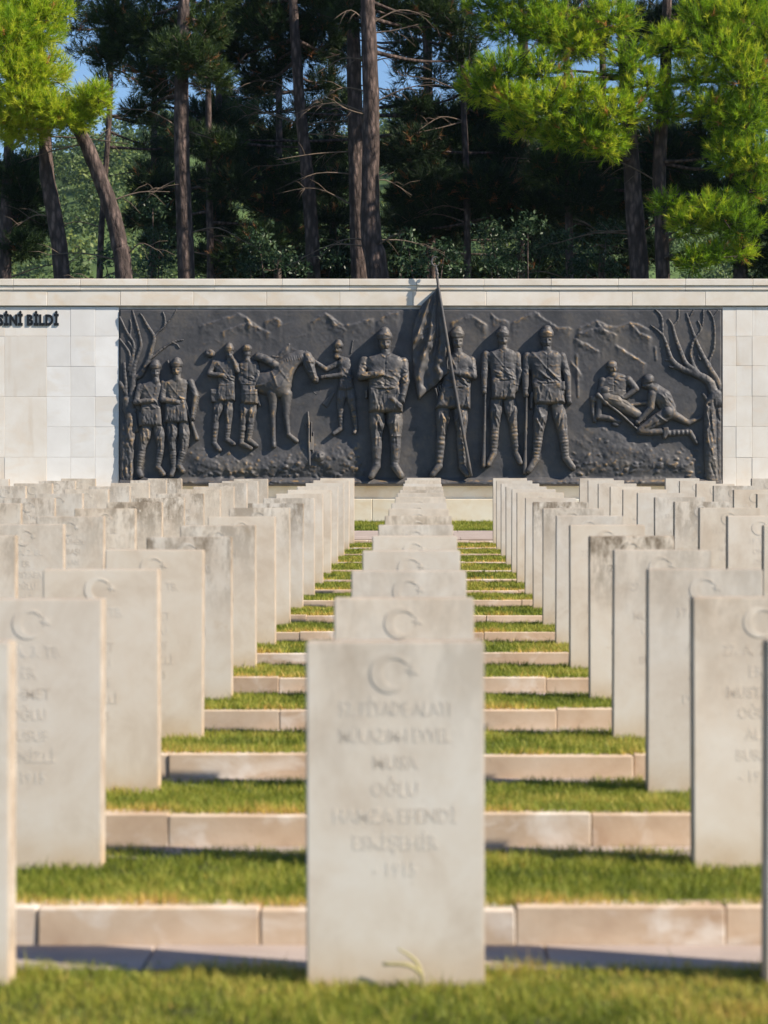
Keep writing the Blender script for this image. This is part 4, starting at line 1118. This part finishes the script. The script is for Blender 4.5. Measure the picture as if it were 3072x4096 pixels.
mfig('relief_medic', (2505, 1485, 2825, 1790), m3, 'relief medic kneeling and bending over the wounded man', 63)

# ------------------------------------------------------------------ pines
def needles(P, D, n, L, w, rg, tint, spread=0.9):
    """tufts at P (k,3) pointing along D: n needles each, single triangles"""
    k = len(P)
    rd = rg.normal(size=(k, n, 3))
    d = D[:, None, :] * 1.0 + rd * spread
    d /= np.linalg.norm(d, axis=2, keepdims=True)
    side = np.cross(d, rg.normal(size=(k, n, 3)))
    side /= np.linalg.norm(side, axis=2, keepdims=True) + 1e-9
    Ln = L * rg.uniform(.65, 1.15, (k, n, 1))
    base = P[:, None, :] + D[:, None, :] * rg.uniform(-.08, .08, (k, n, 1)) * (L / .15)
    a = base - side * w * .5; b = base + side * w * .5; c = base + d * Ln
    V = np.stack([a, b, c], 2).reshape(-1, 3)
    t = np.repeat(np.where(tint[:, None] > .97, 1.0, (tint[:, None] + rg.normal(0, .07, (k, n))).clip(0, .93)).ravel(), 3)
    return V, t

def leaves(P, n, spread, sz, rg, tint):
    k = len(P)
    c = P[:, None, :] + rg.normal(size=(k, n, 3)) * spread
    u = rg.normal(size=(k, n, 3)); u /= np.linalg.norm(u, axis=2, keepdims=True)
    v = np.cross(u, rg.normal(size=(k, n, 3))); v /= np.linalg.norm(v, axis=2, keepdims=True)
    s = sz * rg.uniform(.6, 1.3, (k, n, 1))
    q = np.stack([c - u * s, c + v * s * .45, c + u * s, c - v * s * .45], 2).reshape(-1, 3)
    t = np.repeat((tint[:, None] + rg.normal(0, .2, (k, n))).clip(0, 1).ravel(), 4)
    return q, t

S18 = 1.8517                                 # the figures below are in pixels of a 1659-wide view
def P18(x, y, Y): return px(x * S18, y * S18, Y)

def blob_points(c, r, n, rg):
    d = rg.normal(size=(n, 3)); d /= np.linalg.norm(d, axis=1, keepdims=True)
    rad = rg.random((n, 1)) ** 0.45
    off = d * rad * np.array([1.0, 0.9, 0.72]) * r
    D = d * 0.8 + np.array([0.0, -0.1, 0.55]); D /= np.linalg.norm(D, axis=1, keepdims=True)
    return c + off, D

def pine(label, trunk, blobs, Yt, mat='needle_dark', dens=150, nn=22, L=0.15, w=0.011, tint=(.3, .2), seed=0, dead=0, z_base=None, group='pines behind the memorial wall', twig_mat=None):
    rg = np.random.default_rng(seed); rnd = random.Random(seed)
    pts = [P18(x, y, Yt) for x, y, r in trunk]
    rad = [0.9 * r * S18 * Yt / FPX for x, y, r in trunk]
    gz = float(ground_z(Yt)) - 0.1
    if pts[0][2] > gz:
        d = pts[0] - pts[1]; t = (gz - pts[0][2]) / d[2]
        pts.insert(0, pts[0] + d * t * np.array([.6, .6, 1])); rad.insert(0, rad[0] * 1.25)
    root = bpy.data.objects.new('pine_tree', None)
    C.objects.link(root); root.location = tuple(pts[0])
    o0 = pts[0]
    tag(root, label, 'tree', group)
    p, rr = smooth_path(pts, rad, 6)
    v, f = tube_vf([q - o0 for q in p], rr, 12, 0.10)
    link('trunk', new_mesh('trunk', v, f, True), M['bark'], root)
    trunk_pts = np.array(p)
    AV, AT = [], []
    for bx, by, br, dY in blobs:
        c = P18(bx, by, Yt + dY)
        r = br * S18 * (Yt + dY) / FPX
        n = max(12, int(dens * (1.35 if mat == 'needle' else 1.9) * (r / .65) ** 2))
        P, D = blob_points(c, r, n, rg)
        t = (rg.normal(tint[0], tint[1], n) + rg.normal(0, .12)).clip(0, .93)
        t[rg.random(n) < (0.02 if mat == 'needle' else .03)] = 1.0
        V, tt = needles(P, D, nn, L * 1.1, w * (1.3 if mat == 'needle' else 1.1), rg, t, 0.55)
        AV.append(V); AT.append(tt)
        # limb from the trunk
        cand = trunk_pts[trunk_pts[:, 2] < c[2] + 0.6]
        if len(cand) == 0: cand = trunk_pts
        k = np.argmin(np.linalg.norm((cand - c) * np.array([1, 1, 1.6]), axis=1))
        s = cand[k]
        mid = (s + c) / 2 + np.array([rnd.uniform(-.2, .2), rnd.uniform(-.2, .2), rnd.uniform(-.25, .15)])
        ln = np.linalg.norm(c - s)
        q, qr = smooth_path([s, mid, c], [0.02 + 0.014 * min(ln, 3), 0.018 + .006 * min(ln, 3), 0.012], 5)
        v, f = tube_vf([a - o0 for a in q], qr, 6, 0.15)
        VV, FF = list(v), list(f)
        for _ in range(7):
            e = c + np.array([rnd.gauss(0, .6), rnd.gauss(0, .5), rnd.gauss(.1, .45)]) * r
            m2_ = (c + e) / 2 + np.array([rnd.gauss(0, .08), 0, rnd.gauss(0, .08)])
            v, f = tube_vf([c - o0, m2_ - o0, e - o0], [0.012, 0.009, 0.005], 4, 0, len(VV))
            VV += list(v); FF += f
        link('branch', new_mesh('branch', VV, FF, True), M['bark'], root)
    for _ in range(dead):
        s = trunk_pts[rnd.randrange(int(len(trunk_pts) * .15), int(len(trunk_pts) * .8))]
        ln = rnd.uniform(.6, 1.9); sg = rnd.choice((-1, 1))
        e = s + np.array([sg * ln, rnd.uniform(-.7, .4), rnd.uniform(-.5, .5)])
        m_ = (s + e) / 2 + np.array([0, 0, rnd.uniform(-.05, .3)])
        q, qr = smooth_path([s, m_, e], [.022, .014, .005], 4)
        VV, FF = tube_vf([a - o0 for a in q], qr, 5, .2)
        VV, FF = list(VV), list(FF)
        for _k in range(5):
            t = rnd.uniform(.3, 1); b = q[int(t * (len(q) - 1))]
            e2 = b + np.array([sg * rnd.uniform(.1, .5), rnd.uniform(-.2, .2), rnd.uniform(-.4, .3)])
            v, f = tube_vf([b - o0, (b + e2) / 2 - o0 + np.array([0, 0, .04]), e2 - o0], [.007, .006, .003], 4, 0, len(VV))
            VV += list(v); FF += f
        link('dead_branch', new_mesh('dead_branch', VV, FF, True), M['dead'], root)
    if AV:
        V = np.concatenate(AV) - o0; t = np.concatenate(AT)
        me = new_mesh('crown', V, np.arange(len(V)).reshape(-1, 3), False, {'tint': t})
        link('crown', me, M[mat], root)
    return root

# bright front crowns
pine('dark leaning pine trunk nearest the frame edge with sunlit yellow-green crown', [(135, 604, 20), (118, 470, 19), (102, 380, 18), (98, 310, 16), (92, 200, 13), (80, 60, 10), (70, -80, 6)],
     [(60, 60, 85, -1), (25, 160, 85, -1.3), (90, 150, 70, -1.2), (50, 270, 65, -1.0), (10, 255, 70, -1.2), (115, 235, 55, -1.4), (30, 20, 90, -.6), (100, 20, 60, -.8), (125, 250, 40, -1.2), (10, 80, 80, -1.4), (60, 215, 60, -1.5)],
     45.0, 'needle', 230, 24, .15, .010, (.80, .2), 1, 3)
pine('pine trunk leaning away from the frame edge, bare lower twigs, small sunlit tuft on top', [(268, 604, 21), (258, 530, 20), (245, 470, 20), (222, 400, 19), (190, 320, 17), (165, 270, 14), (140, 200, 10)],
     [(190, 215, 42, -.8), (212, 200, 30, -.9), (150, 255, 45, -.7), (175, 250, 40, -.5), (215, 225, 28, -.7)], 44.5, 'needle', 260, 24, .15, .010, (.76, .2), 2, 5)
pine('pair-stemmed pine with broad sunlit crown over the wounded-soldier scene', [(1382, 604, 23), (1372, 480, 22), (1364, 360, 20), (1355, 220, 17), (1345, 60, 13), (1340, -90, 8)],
     [(1040, 185, 60, -.6), (1090, 150, 62, -.9), (1110, 215, 62, -1), (1170, 150, 62, -.8), (1185, 230, 72, -1.2), (1250, 205, 66, -1.2), (1265, 285, 66, -1.3), (1325, 240, 70, -1.3), (1310, 310, 52, -1.2), (1210, 290, 48, -.9), (1130, 275, 42, -.6), (1400, 185, 60, -1), (1360, 130, 60, -1), (1440, 235, 50, -1), (1100, 60, 66, -.2), (1180, 50, 72, -.4), (1250, 90, 62, -.6), (1320, 40, 66, -.5), (1160, -30, 80, -.2), (1060, 10, 60, 0)],
     44.5, 'needle', 190, 24, .15, .010, (.55, .28), 3, 4)
pine('pine at the far edge of the frame with low sunlit boughs', [(1432, 604, 17), (1428, 480, 16), (1424, 350, 16), (1436, 200, 15), (1440, 40, 12), (1445, -100, 8)],
     [(1560, 110, 80, -.8), (1620, 160, 80, -1), (1500, 165, 55, -.8), (1530, 230, 62, -.9), (1605, 250, 75, -1), (1575, 330, 62, -1), (1630, 340, 70, -1), (1490, 480, 52, -1.1), (1540, 450, 55, -1.2), (1590, 480, 62, -1.2), (1500, 560, 45, -1.2), (1545, 545, 40, -1.1), (1625, 410, 40, -.8), (1610, 40, 80, -.4), (1520, 40, 70, -.3), (1450, 90, 55, -.5), (1440, 440, 40, -.9), (1600, 540, 35, -.9), (1655, 80, 60, -.8)],
     44.2, 'needle', 190, 24, .15, .010, (.53, .28), 4, 3)
# shaded pines further in
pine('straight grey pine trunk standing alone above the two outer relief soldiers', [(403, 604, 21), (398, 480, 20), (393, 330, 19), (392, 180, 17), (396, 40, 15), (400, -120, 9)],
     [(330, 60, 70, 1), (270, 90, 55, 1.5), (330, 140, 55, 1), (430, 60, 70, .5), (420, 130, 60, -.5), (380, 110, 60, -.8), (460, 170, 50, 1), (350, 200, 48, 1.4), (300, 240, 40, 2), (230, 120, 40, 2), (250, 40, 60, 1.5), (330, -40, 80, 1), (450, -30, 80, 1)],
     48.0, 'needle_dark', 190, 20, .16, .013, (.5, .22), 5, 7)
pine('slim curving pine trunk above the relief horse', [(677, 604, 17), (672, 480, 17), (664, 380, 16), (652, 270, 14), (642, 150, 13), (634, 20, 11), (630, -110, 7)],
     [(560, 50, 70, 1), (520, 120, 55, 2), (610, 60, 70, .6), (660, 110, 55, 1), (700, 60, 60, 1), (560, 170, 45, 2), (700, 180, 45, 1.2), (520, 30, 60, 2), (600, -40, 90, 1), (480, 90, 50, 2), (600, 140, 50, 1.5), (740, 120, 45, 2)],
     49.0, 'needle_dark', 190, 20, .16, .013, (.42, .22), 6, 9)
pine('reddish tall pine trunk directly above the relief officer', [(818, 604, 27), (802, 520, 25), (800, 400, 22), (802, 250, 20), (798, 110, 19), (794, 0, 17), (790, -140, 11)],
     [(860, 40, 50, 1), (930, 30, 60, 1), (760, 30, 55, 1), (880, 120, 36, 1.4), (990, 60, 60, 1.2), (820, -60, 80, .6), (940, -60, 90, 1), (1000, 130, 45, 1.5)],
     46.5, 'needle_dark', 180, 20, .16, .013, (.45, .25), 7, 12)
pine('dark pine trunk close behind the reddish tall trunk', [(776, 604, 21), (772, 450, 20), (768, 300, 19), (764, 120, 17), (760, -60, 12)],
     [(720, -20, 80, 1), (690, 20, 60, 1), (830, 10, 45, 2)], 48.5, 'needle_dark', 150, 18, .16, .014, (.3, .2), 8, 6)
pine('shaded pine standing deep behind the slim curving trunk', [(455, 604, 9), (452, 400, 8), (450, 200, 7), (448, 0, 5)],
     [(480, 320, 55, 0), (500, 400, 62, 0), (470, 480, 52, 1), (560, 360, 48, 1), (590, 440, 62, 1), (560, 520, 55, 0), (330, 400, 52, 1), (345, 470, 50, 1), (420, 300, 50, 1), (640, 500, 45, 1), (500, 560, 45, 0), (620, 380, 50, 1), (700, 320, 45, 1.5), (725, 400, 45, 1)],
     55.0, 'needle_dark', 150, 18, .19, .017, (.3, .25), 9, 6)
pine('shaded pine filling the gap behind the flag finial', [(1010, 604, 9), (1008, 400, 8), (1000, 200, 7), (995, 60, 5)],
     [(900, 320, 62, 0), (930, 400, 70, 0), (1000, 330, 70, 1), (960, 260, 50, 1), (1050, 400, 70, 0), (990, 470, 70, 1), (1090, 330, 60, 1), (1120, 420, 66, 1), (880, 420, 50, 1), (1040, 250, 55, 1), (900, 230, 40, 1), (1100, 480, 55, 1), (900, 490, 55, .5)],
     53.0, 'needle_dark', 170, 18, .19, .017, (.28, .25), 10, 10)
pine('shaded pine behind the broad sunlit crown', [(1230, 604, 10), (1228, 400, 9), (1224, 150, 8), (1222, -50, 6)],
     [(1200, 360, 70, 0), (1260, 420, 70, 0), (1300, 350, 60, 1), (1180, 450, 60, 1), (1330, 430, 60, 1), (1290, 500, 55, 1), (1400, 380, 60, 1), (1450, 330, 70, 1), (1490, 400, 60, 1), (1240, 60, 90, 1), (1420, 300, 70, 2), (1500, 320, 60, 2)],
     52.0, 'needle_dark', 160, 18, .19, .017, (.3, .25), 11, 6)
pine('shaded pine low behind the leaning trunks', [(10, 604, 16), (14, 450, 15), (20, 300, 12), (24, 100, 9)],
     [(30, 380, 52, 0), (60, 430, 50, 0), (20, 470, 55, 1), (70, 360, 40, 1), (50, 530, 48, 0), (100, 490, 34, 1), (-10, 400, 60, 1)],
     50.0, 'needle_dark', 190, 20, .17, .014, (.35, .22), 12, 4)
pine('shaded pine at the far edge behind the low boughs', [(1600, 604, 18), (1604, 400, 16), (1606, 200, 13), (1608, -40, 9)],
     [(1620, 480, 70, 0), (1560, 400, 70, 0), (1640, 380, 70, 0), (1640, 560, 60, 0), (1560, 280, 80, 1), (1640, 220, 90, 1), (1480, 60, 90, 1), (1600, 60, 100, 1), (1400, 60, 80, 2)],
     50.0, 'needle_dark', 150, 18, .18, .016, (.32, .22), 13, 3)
# the upper canopy of the grove, above the picture, which shades the trunks
BEYOND = ['nearest', 'second', 'third', 'fourth']
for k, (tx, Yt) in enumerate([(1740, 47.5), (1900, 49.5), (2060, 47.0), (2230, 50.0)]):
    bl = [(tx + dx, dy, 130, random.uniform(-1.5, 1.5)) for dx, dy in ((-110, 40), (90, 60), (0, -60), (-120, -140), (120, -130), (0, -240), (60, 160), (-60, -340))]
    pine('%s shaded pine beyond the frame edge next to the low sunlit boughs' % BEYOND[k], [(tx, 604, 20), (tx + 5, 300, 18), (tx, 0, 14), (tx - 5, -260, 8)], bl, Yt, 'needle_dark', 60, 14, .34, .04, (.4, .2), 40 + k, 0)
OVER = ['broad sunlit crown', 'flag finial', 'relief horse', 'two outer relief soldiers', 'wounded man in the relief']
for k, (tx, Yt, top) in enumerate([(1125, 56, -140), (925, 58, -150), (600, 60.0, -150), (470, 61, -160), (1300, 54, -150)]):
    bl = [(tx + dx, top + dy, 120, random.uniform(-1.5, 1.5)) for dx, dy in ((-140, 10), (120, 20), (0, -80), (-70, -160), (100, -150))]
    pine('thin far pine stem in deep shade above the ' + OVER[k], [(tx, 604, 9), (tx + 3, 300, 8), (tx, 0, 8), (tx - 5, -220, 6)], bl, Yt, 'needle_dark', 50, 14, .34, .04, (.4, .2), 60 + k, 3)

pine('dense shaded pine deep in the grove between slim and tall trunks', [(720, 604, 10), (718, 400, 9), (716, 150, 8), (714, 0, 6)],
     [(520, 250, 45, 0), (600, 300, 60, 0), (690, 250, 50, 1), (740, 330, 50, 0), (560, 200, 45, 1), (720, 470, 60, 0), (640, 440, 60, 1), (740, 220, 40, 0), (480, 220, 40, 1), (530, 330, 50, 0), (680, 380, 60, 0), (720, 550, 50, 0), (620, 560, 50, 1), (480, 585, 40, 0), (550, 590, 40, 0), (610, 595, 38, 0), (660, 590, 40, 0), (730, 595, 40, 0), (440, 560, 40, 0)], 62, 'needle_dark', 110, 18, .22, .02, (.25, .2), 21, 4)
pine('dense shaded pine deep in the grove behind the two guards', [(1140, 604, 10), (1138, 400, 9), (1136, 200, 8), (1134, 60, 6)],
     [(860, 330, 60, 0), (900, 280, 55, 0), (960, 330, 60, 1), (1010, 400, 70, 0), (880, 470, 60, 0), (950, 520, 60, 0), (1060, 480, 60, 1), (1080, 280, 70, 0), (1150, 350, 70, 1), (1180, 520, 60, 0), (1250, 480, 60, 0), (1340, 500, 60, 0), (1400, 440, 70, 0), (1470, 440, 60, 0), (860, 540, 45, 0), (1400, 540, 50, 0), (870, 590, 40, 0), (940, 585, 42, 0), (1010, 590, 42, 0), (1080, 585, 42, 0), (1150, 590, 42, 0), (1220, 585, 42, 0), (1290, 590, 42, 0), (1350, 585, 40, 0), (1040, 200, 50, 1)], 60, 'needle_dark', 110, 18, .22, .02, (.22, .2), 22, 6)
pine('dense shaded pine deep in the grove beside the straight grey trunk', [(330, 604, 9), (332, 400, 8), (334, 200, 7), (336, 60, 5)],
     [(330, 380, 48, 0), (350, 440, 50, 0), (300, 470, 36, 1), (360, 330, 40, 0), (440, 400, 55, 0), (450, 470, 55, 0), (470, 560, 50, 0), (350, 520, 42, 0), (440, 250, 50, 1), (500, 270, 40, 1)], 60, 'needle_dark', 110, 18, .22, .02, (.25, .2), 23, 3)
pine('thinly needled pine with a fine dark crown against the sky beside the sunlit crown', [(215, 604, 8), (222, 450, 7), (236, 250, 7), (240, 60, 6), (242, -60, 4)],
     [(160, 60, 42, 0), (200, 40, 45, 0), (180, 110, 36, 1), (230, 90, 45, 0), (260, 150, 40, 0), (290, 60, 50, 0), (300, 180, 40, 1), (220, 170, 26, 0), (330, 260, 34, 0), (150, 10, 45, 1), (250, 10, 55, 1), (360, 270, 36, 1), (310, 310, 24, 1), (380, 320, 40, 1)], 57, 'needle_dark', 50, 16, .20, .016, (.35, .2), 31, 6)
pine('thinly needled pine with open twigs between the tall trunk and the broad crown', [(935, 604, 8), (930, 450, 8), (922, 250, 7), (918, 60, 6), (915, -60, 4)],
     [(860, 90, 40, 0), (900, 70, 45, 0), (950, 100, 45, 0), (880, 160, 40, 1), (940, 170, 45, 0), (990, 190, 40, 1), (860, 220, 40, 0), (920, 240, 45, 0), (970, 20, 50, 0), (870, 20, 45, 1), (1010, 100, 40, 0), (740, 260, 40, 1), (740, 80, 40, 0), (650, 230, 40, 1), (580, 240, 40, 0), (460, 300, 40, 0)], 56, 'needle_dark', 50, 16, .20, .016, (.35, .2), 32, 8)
# broadleaf evergreen shrubs above the wall
def shrub(label, x, blobs, Y, seed, dens=90):
    rg = np.random.default_rng(seed)
    base = np.array([P18(x, 604, Y)[0], Y, float(ground_z(Y))])
    root = bpy.data.objects.new('evergreen_shrub', None)
    C.objects.link(root); root.location = tuple(base)
    tag(root, label, 'shrub', 'evergreen shrubs behind the wall')
    AV, AT, VV, FF = [], [], [], []
    for bx, by, br in blobs:
        Yb = Y + rg.uniform(-.8, .8)
        c = P18(bx, by, Yb); r = br * S18 * Yb / FPX
        P, D = blob_points(c, r, int(dens * (r / .6) ** 2), rg)
        q, t = leaves(P, 7, .09, .055, rg, rg.normal(.45, .25, len(P)))
        AV.append(q); AT.append(t)
        pth, prr = smooth_path([base, (base + c) / 2 + np.array([rg.normal() * .15, 0, .2]), c], [.045, .03, .01], 4)
        v, f = tube_vf([a - base for a in pth], prr, 5, .1, len(VV))
        VV += list(v); FF += f
    link('stem', new_mesh('stem', VV, FF, True), M['bark'], root)
    V = np.concatenate(AV) - base
    link('crown', new_mesh('crown', V, np.arange(len(V)).reshape(-1, 4), False, {'tint': np.concatenate(AT)}), M['leaf'], root)
shrub('glossy evergreen shrub above the two relief guards', 1120, [(1060, 500, 40), (1100, 540, 45), (1140, 490, 40), (1170, 540, 40), (1120, 580, 40), (1060, 570, 36)], 48, 1)
shrub('glossy evergreen shrub beside the flag finial', 900, [(880, 520, 36), (910, 570, 38), (865, 575, 30), (960, 540, 36), (990, 585, 30)], 47.2, 2)
shrub('glossy evergreen shrub above the relief horse', 590, [(560, 520, 36), (600, 560, 40), (540, 580, 34), (640, 575, 34), (720, 560, 34)], 49, 3)
shrub('dark evergreen shrub between the leaning and the straight trunk', 345, [(330, 450, 34), (345, 510, 34), (350, 560, 36), (320, 580, 24), (225, 560, 24)], 50, 4)
shrub('dark evergreen shrub beneath the broad sunlit crown', 1260, [(1220, 520, 40), (1270, 560, 42), (1310, 500, 38), (1240, 585, 36), (1320, 580, 30)], 49, 5)

# ------------------------------------------------------------------ wooded hill far behind
def hill_z(x, y):
    t = np.clip((y - 120) / 190, 0, 1)
    t = t * t * (3 - 2 * t)
    return t * (50 + 5.5 * np.sin(x * 0.05 + 1.0) + 3 * np.sin(x * .13)) * (1 - 0.25 * np.clip((x + 10) / 90, -0.3, 1)) + 0.3
hx_ = np.linspace(-260, 260, 66); hy_ = np.linspace(110, 420, 40)
HX, HYg = np.meshgrid(hx_, hy_)
HZ = hill_z(HX, HYg)
V = np.stack([HX, HYg, HZ], 2).reshape(-1, 3)
n1, n2 = HX.shape
ii, jj = np.meshgrid(np.arange(n2 - 1), np.arange(n1 - 1))
F = np.stack([jj * n2 + ii, jj * n2 + ii + 1, (jj + 1) * n2 + ii + 1, (jj + 1) * n2 + ii], 2).reshape(-1, 4)
hl = link('hill', new_mesh('hill', V, F, True), M['hill'])
tag(hl, 'wooded hillside rising far behind the pines', kind='structure')
rg = np.random.default_rng(99)
nT = 900
ty = 118 + 205 * rg.random(nT) ** 0.8
tx = rg.uniform(-1.02, .85, nT) * ty * 0.225 - 1
tz = hill_z(tx, ty)
tr = rg.uniform(1.7, 3.3, nT)
nl = 9
d = rg.normal(size=(nT, nl, 3)); d /= np.linalg.norm(d, axis=2, keepdims=True)
lc = np.stack([tx, ty, tz + tr], 1)[:, None, :] + d * (tr[:, None, None] * np.array([.62, .62, .8]))
lr = tr[:, None] * rg.uniform(.22, .42, (nT, nl))
ltint = (rg.normal(.42, .2, (nT, 1)) + rg.normal(0, .12, (nT, nl)))
lc = lc.reshape(-1, 3); lr = lr.ravel(); ltint = ltint.ravel()
nq = 34
n_ = rg.normal(size=(len(lc), nq, 3)); n_[:, :, 2] += .35; n_ /= np.linalg.norm(n_, axis=2, keepdims=True)
c_ = lc[:, None, :] + n_ * (lr[:, None, None] * rg.uniform(.8, 1.12, (len(lc), nq, 1)))
nj = n_ + rg.normal(0, .45, n_.shape)
u_ = np.cross(nj, rg.normal(size=n_.shape)); u_ /= np.linalg.norm(u_, axis=2, keepdims=True)
v_ = np.cross(nj, u_); v_ /= np.linalg.norm(v_, axis=2, keepdims=True)
sz = lr[:, None, None] * rg.uniform(.14, .30, (len(lc), nq, 1))
q = np.stack([c_ - u_ * sz, c_ + v_ * sz * .7, c_ + u_ * sz, c_ - v_ * sz * .7], 2).reshape(-1, 3)
t = np.repeat((ltint[:, None] + rg.normal(0, .12, (len(lc), nq))).clip(0, 1).ravel(), 4)
fo = link('forest', new_mesh('forest', q, np.arange(len(q)).reshape(-1, 4), False, {'tint': t}), M['far_leaf'])
tag(fo, 'mass of green trees covering the far hillside', kind='stuff')

# ------------------------------------------------------------------ grass
GV, GT = [], []
NG = np.random.default_rng(77).random((256, 256))
def n2(x, y, sc):
    u = x / sc + 1000.0; v = y / sc + 1000.0
    i = np.floor(u).astype(int); j = np.floor(v).astype(int); fu = u - i; fv = v - j
    fu = fu * fu * (3 - 2 * fu); fv = fv * fv * (3 - 2 * fv)
    g_ = lambda a, b: NG[b % 256, a % 256]
    return (g_(i, j) * (1 - fu) + g_(i + 1, j) * fu) * (1 - fv) + (g_(i, j + 1) * (1 - fu) + g_(i + 1, j + 1) * fu) * fv
def grass_patch(x0, x1, ya, yb, zf, dens, h, w, rg, dry_edge=None, dry=0.0):
    n = int(max(x1 - x0, 0) * max(yb - ya, 0) * dens)
    if n <= 0: return
    x = rg.uniform(x0, x1, n); y = rg.uniform(ya, yb, n)
    z = zf(y)
    cl = 0.55 * n2(x, y, .16) + 0.45 * n2(x + 9, y, .055)
    big = n2(x + 50, y + 3, .45)
    hh = h * rg.uniform(.45, 1.3, n) * (0.45 + 1.1 * cl)
    hh = np.where(cl + .15 * rg.random(n) < .27, hh * .25, hh)
    sprig = rg.random(n) < .012
    hh = np.where(sprig, hh * 1.7, hh)
    a = rg.uniform(0, math.pi, n); lean = rg.normal(0, .45, (n, 2))
    ux, uy = np.cos(a) * w * .5, np.sin(a) * w * .5
    A = np.stack([x - ux, y - uy, z], 1); B = np.stack([x + ux, y + uy, z], 1)
    T = np.stack([x + lean[:, 0] * hh, y + lean[:, 1] * hh, z + hh], 1)
    GV.append(np.stack([A, B, T], 1).reshape(-1, 3))
    t = rg.normal(.42, .15, n) + .55 * (cl - .5) + .45 * (big - .5) + dry
    if dry_edge is not None:
        e = np.clip(1 - (y - dry_edge) / .28, 0, 1)
        patch = np.clip(2.2 * n2(x, y * .3, .22) - .5, 0, 1.3)
        t = t + e * patch * .8 * rg.random(n)
    GT.append(np.repeat(t.clip(0, 1), 3))
rg = np.random.default_rng(5)
KTOP = [(Y + KD, Y + KD + KT, z + KHS[i] - 0.004) for i, (Y, z) in enumerate(ROWS)]
def gz(y):
    z_ = np.interp(y, PY, PZ) - 0.004
    for a_, b_, t_ in KTOP:
        z_ = np.where((y > a_) & (y < b_), t_, z_)
    return z_
for i in range(NR):
    Y, z = ROWS[i]
    ya = Y - 1.1 if i == 0 else ROWS[i - 1][0] + KD + 0.035
    yb = Y + (0.24 if i == 0 else 0.40)
    s = Y / 6.0
    grass_patch(half_l(Y) - .25, half_r(Y) + .25, ya, yb, gz, 15000 / s ** 0.85, .030 + .003 * (i > 0), .0048 * s ** .55, rg, None if i == 0 else ya, 0.10 if i == 0 else 0.0)
grass_patch(-7.2, 6.6, PATH1, 38.82, gz, 2600, .06, .014, rg, None, -.08)
V = np.concatenate(GV); t = np.concatenate(GT)
gr = link('grass', new_mesh('grass', V, np.arange(len(V)).reshape(-1, 3), False, {'tint': t}), M['grass'])
tag(gr, 'short mown lawn grass on the terraces between the kerbs', kind='stuff')
print('TRIS grass', len(V) // 3, 'all', sum(len(m.polygons) for m in bpy.data.meshes))

# ------------------------------------------------------------------ the air
v, f = box_vf(-950, 950, -350, 850, -1.6, 75)
hz = link('haze', new_mesh('haze', v, f))
tag(hz, 'thin blue summer haze over the cemetery and the hill', kind='stuff')
hm = bpy.data.materials.new('haze_air'); hm.use_nodes = True
hn = hm.node_tree.nodes
hn.remove(hn['Principled BSDF'])
pv = hn.new('ShaderNodeVolumePrincipled')
pv.inputs['Color'].default_value = (0.60, 0.78, 1.0, 1)
pv.inputs['Density'].default_value = 0.00010
pv.inputs['Anisotropy'].default_value = 0.2
hm.node_tree.links.new(pv.outputs[0], hn['Material Output'].inputs['Volume'])
hz.data.materials.append(hm)
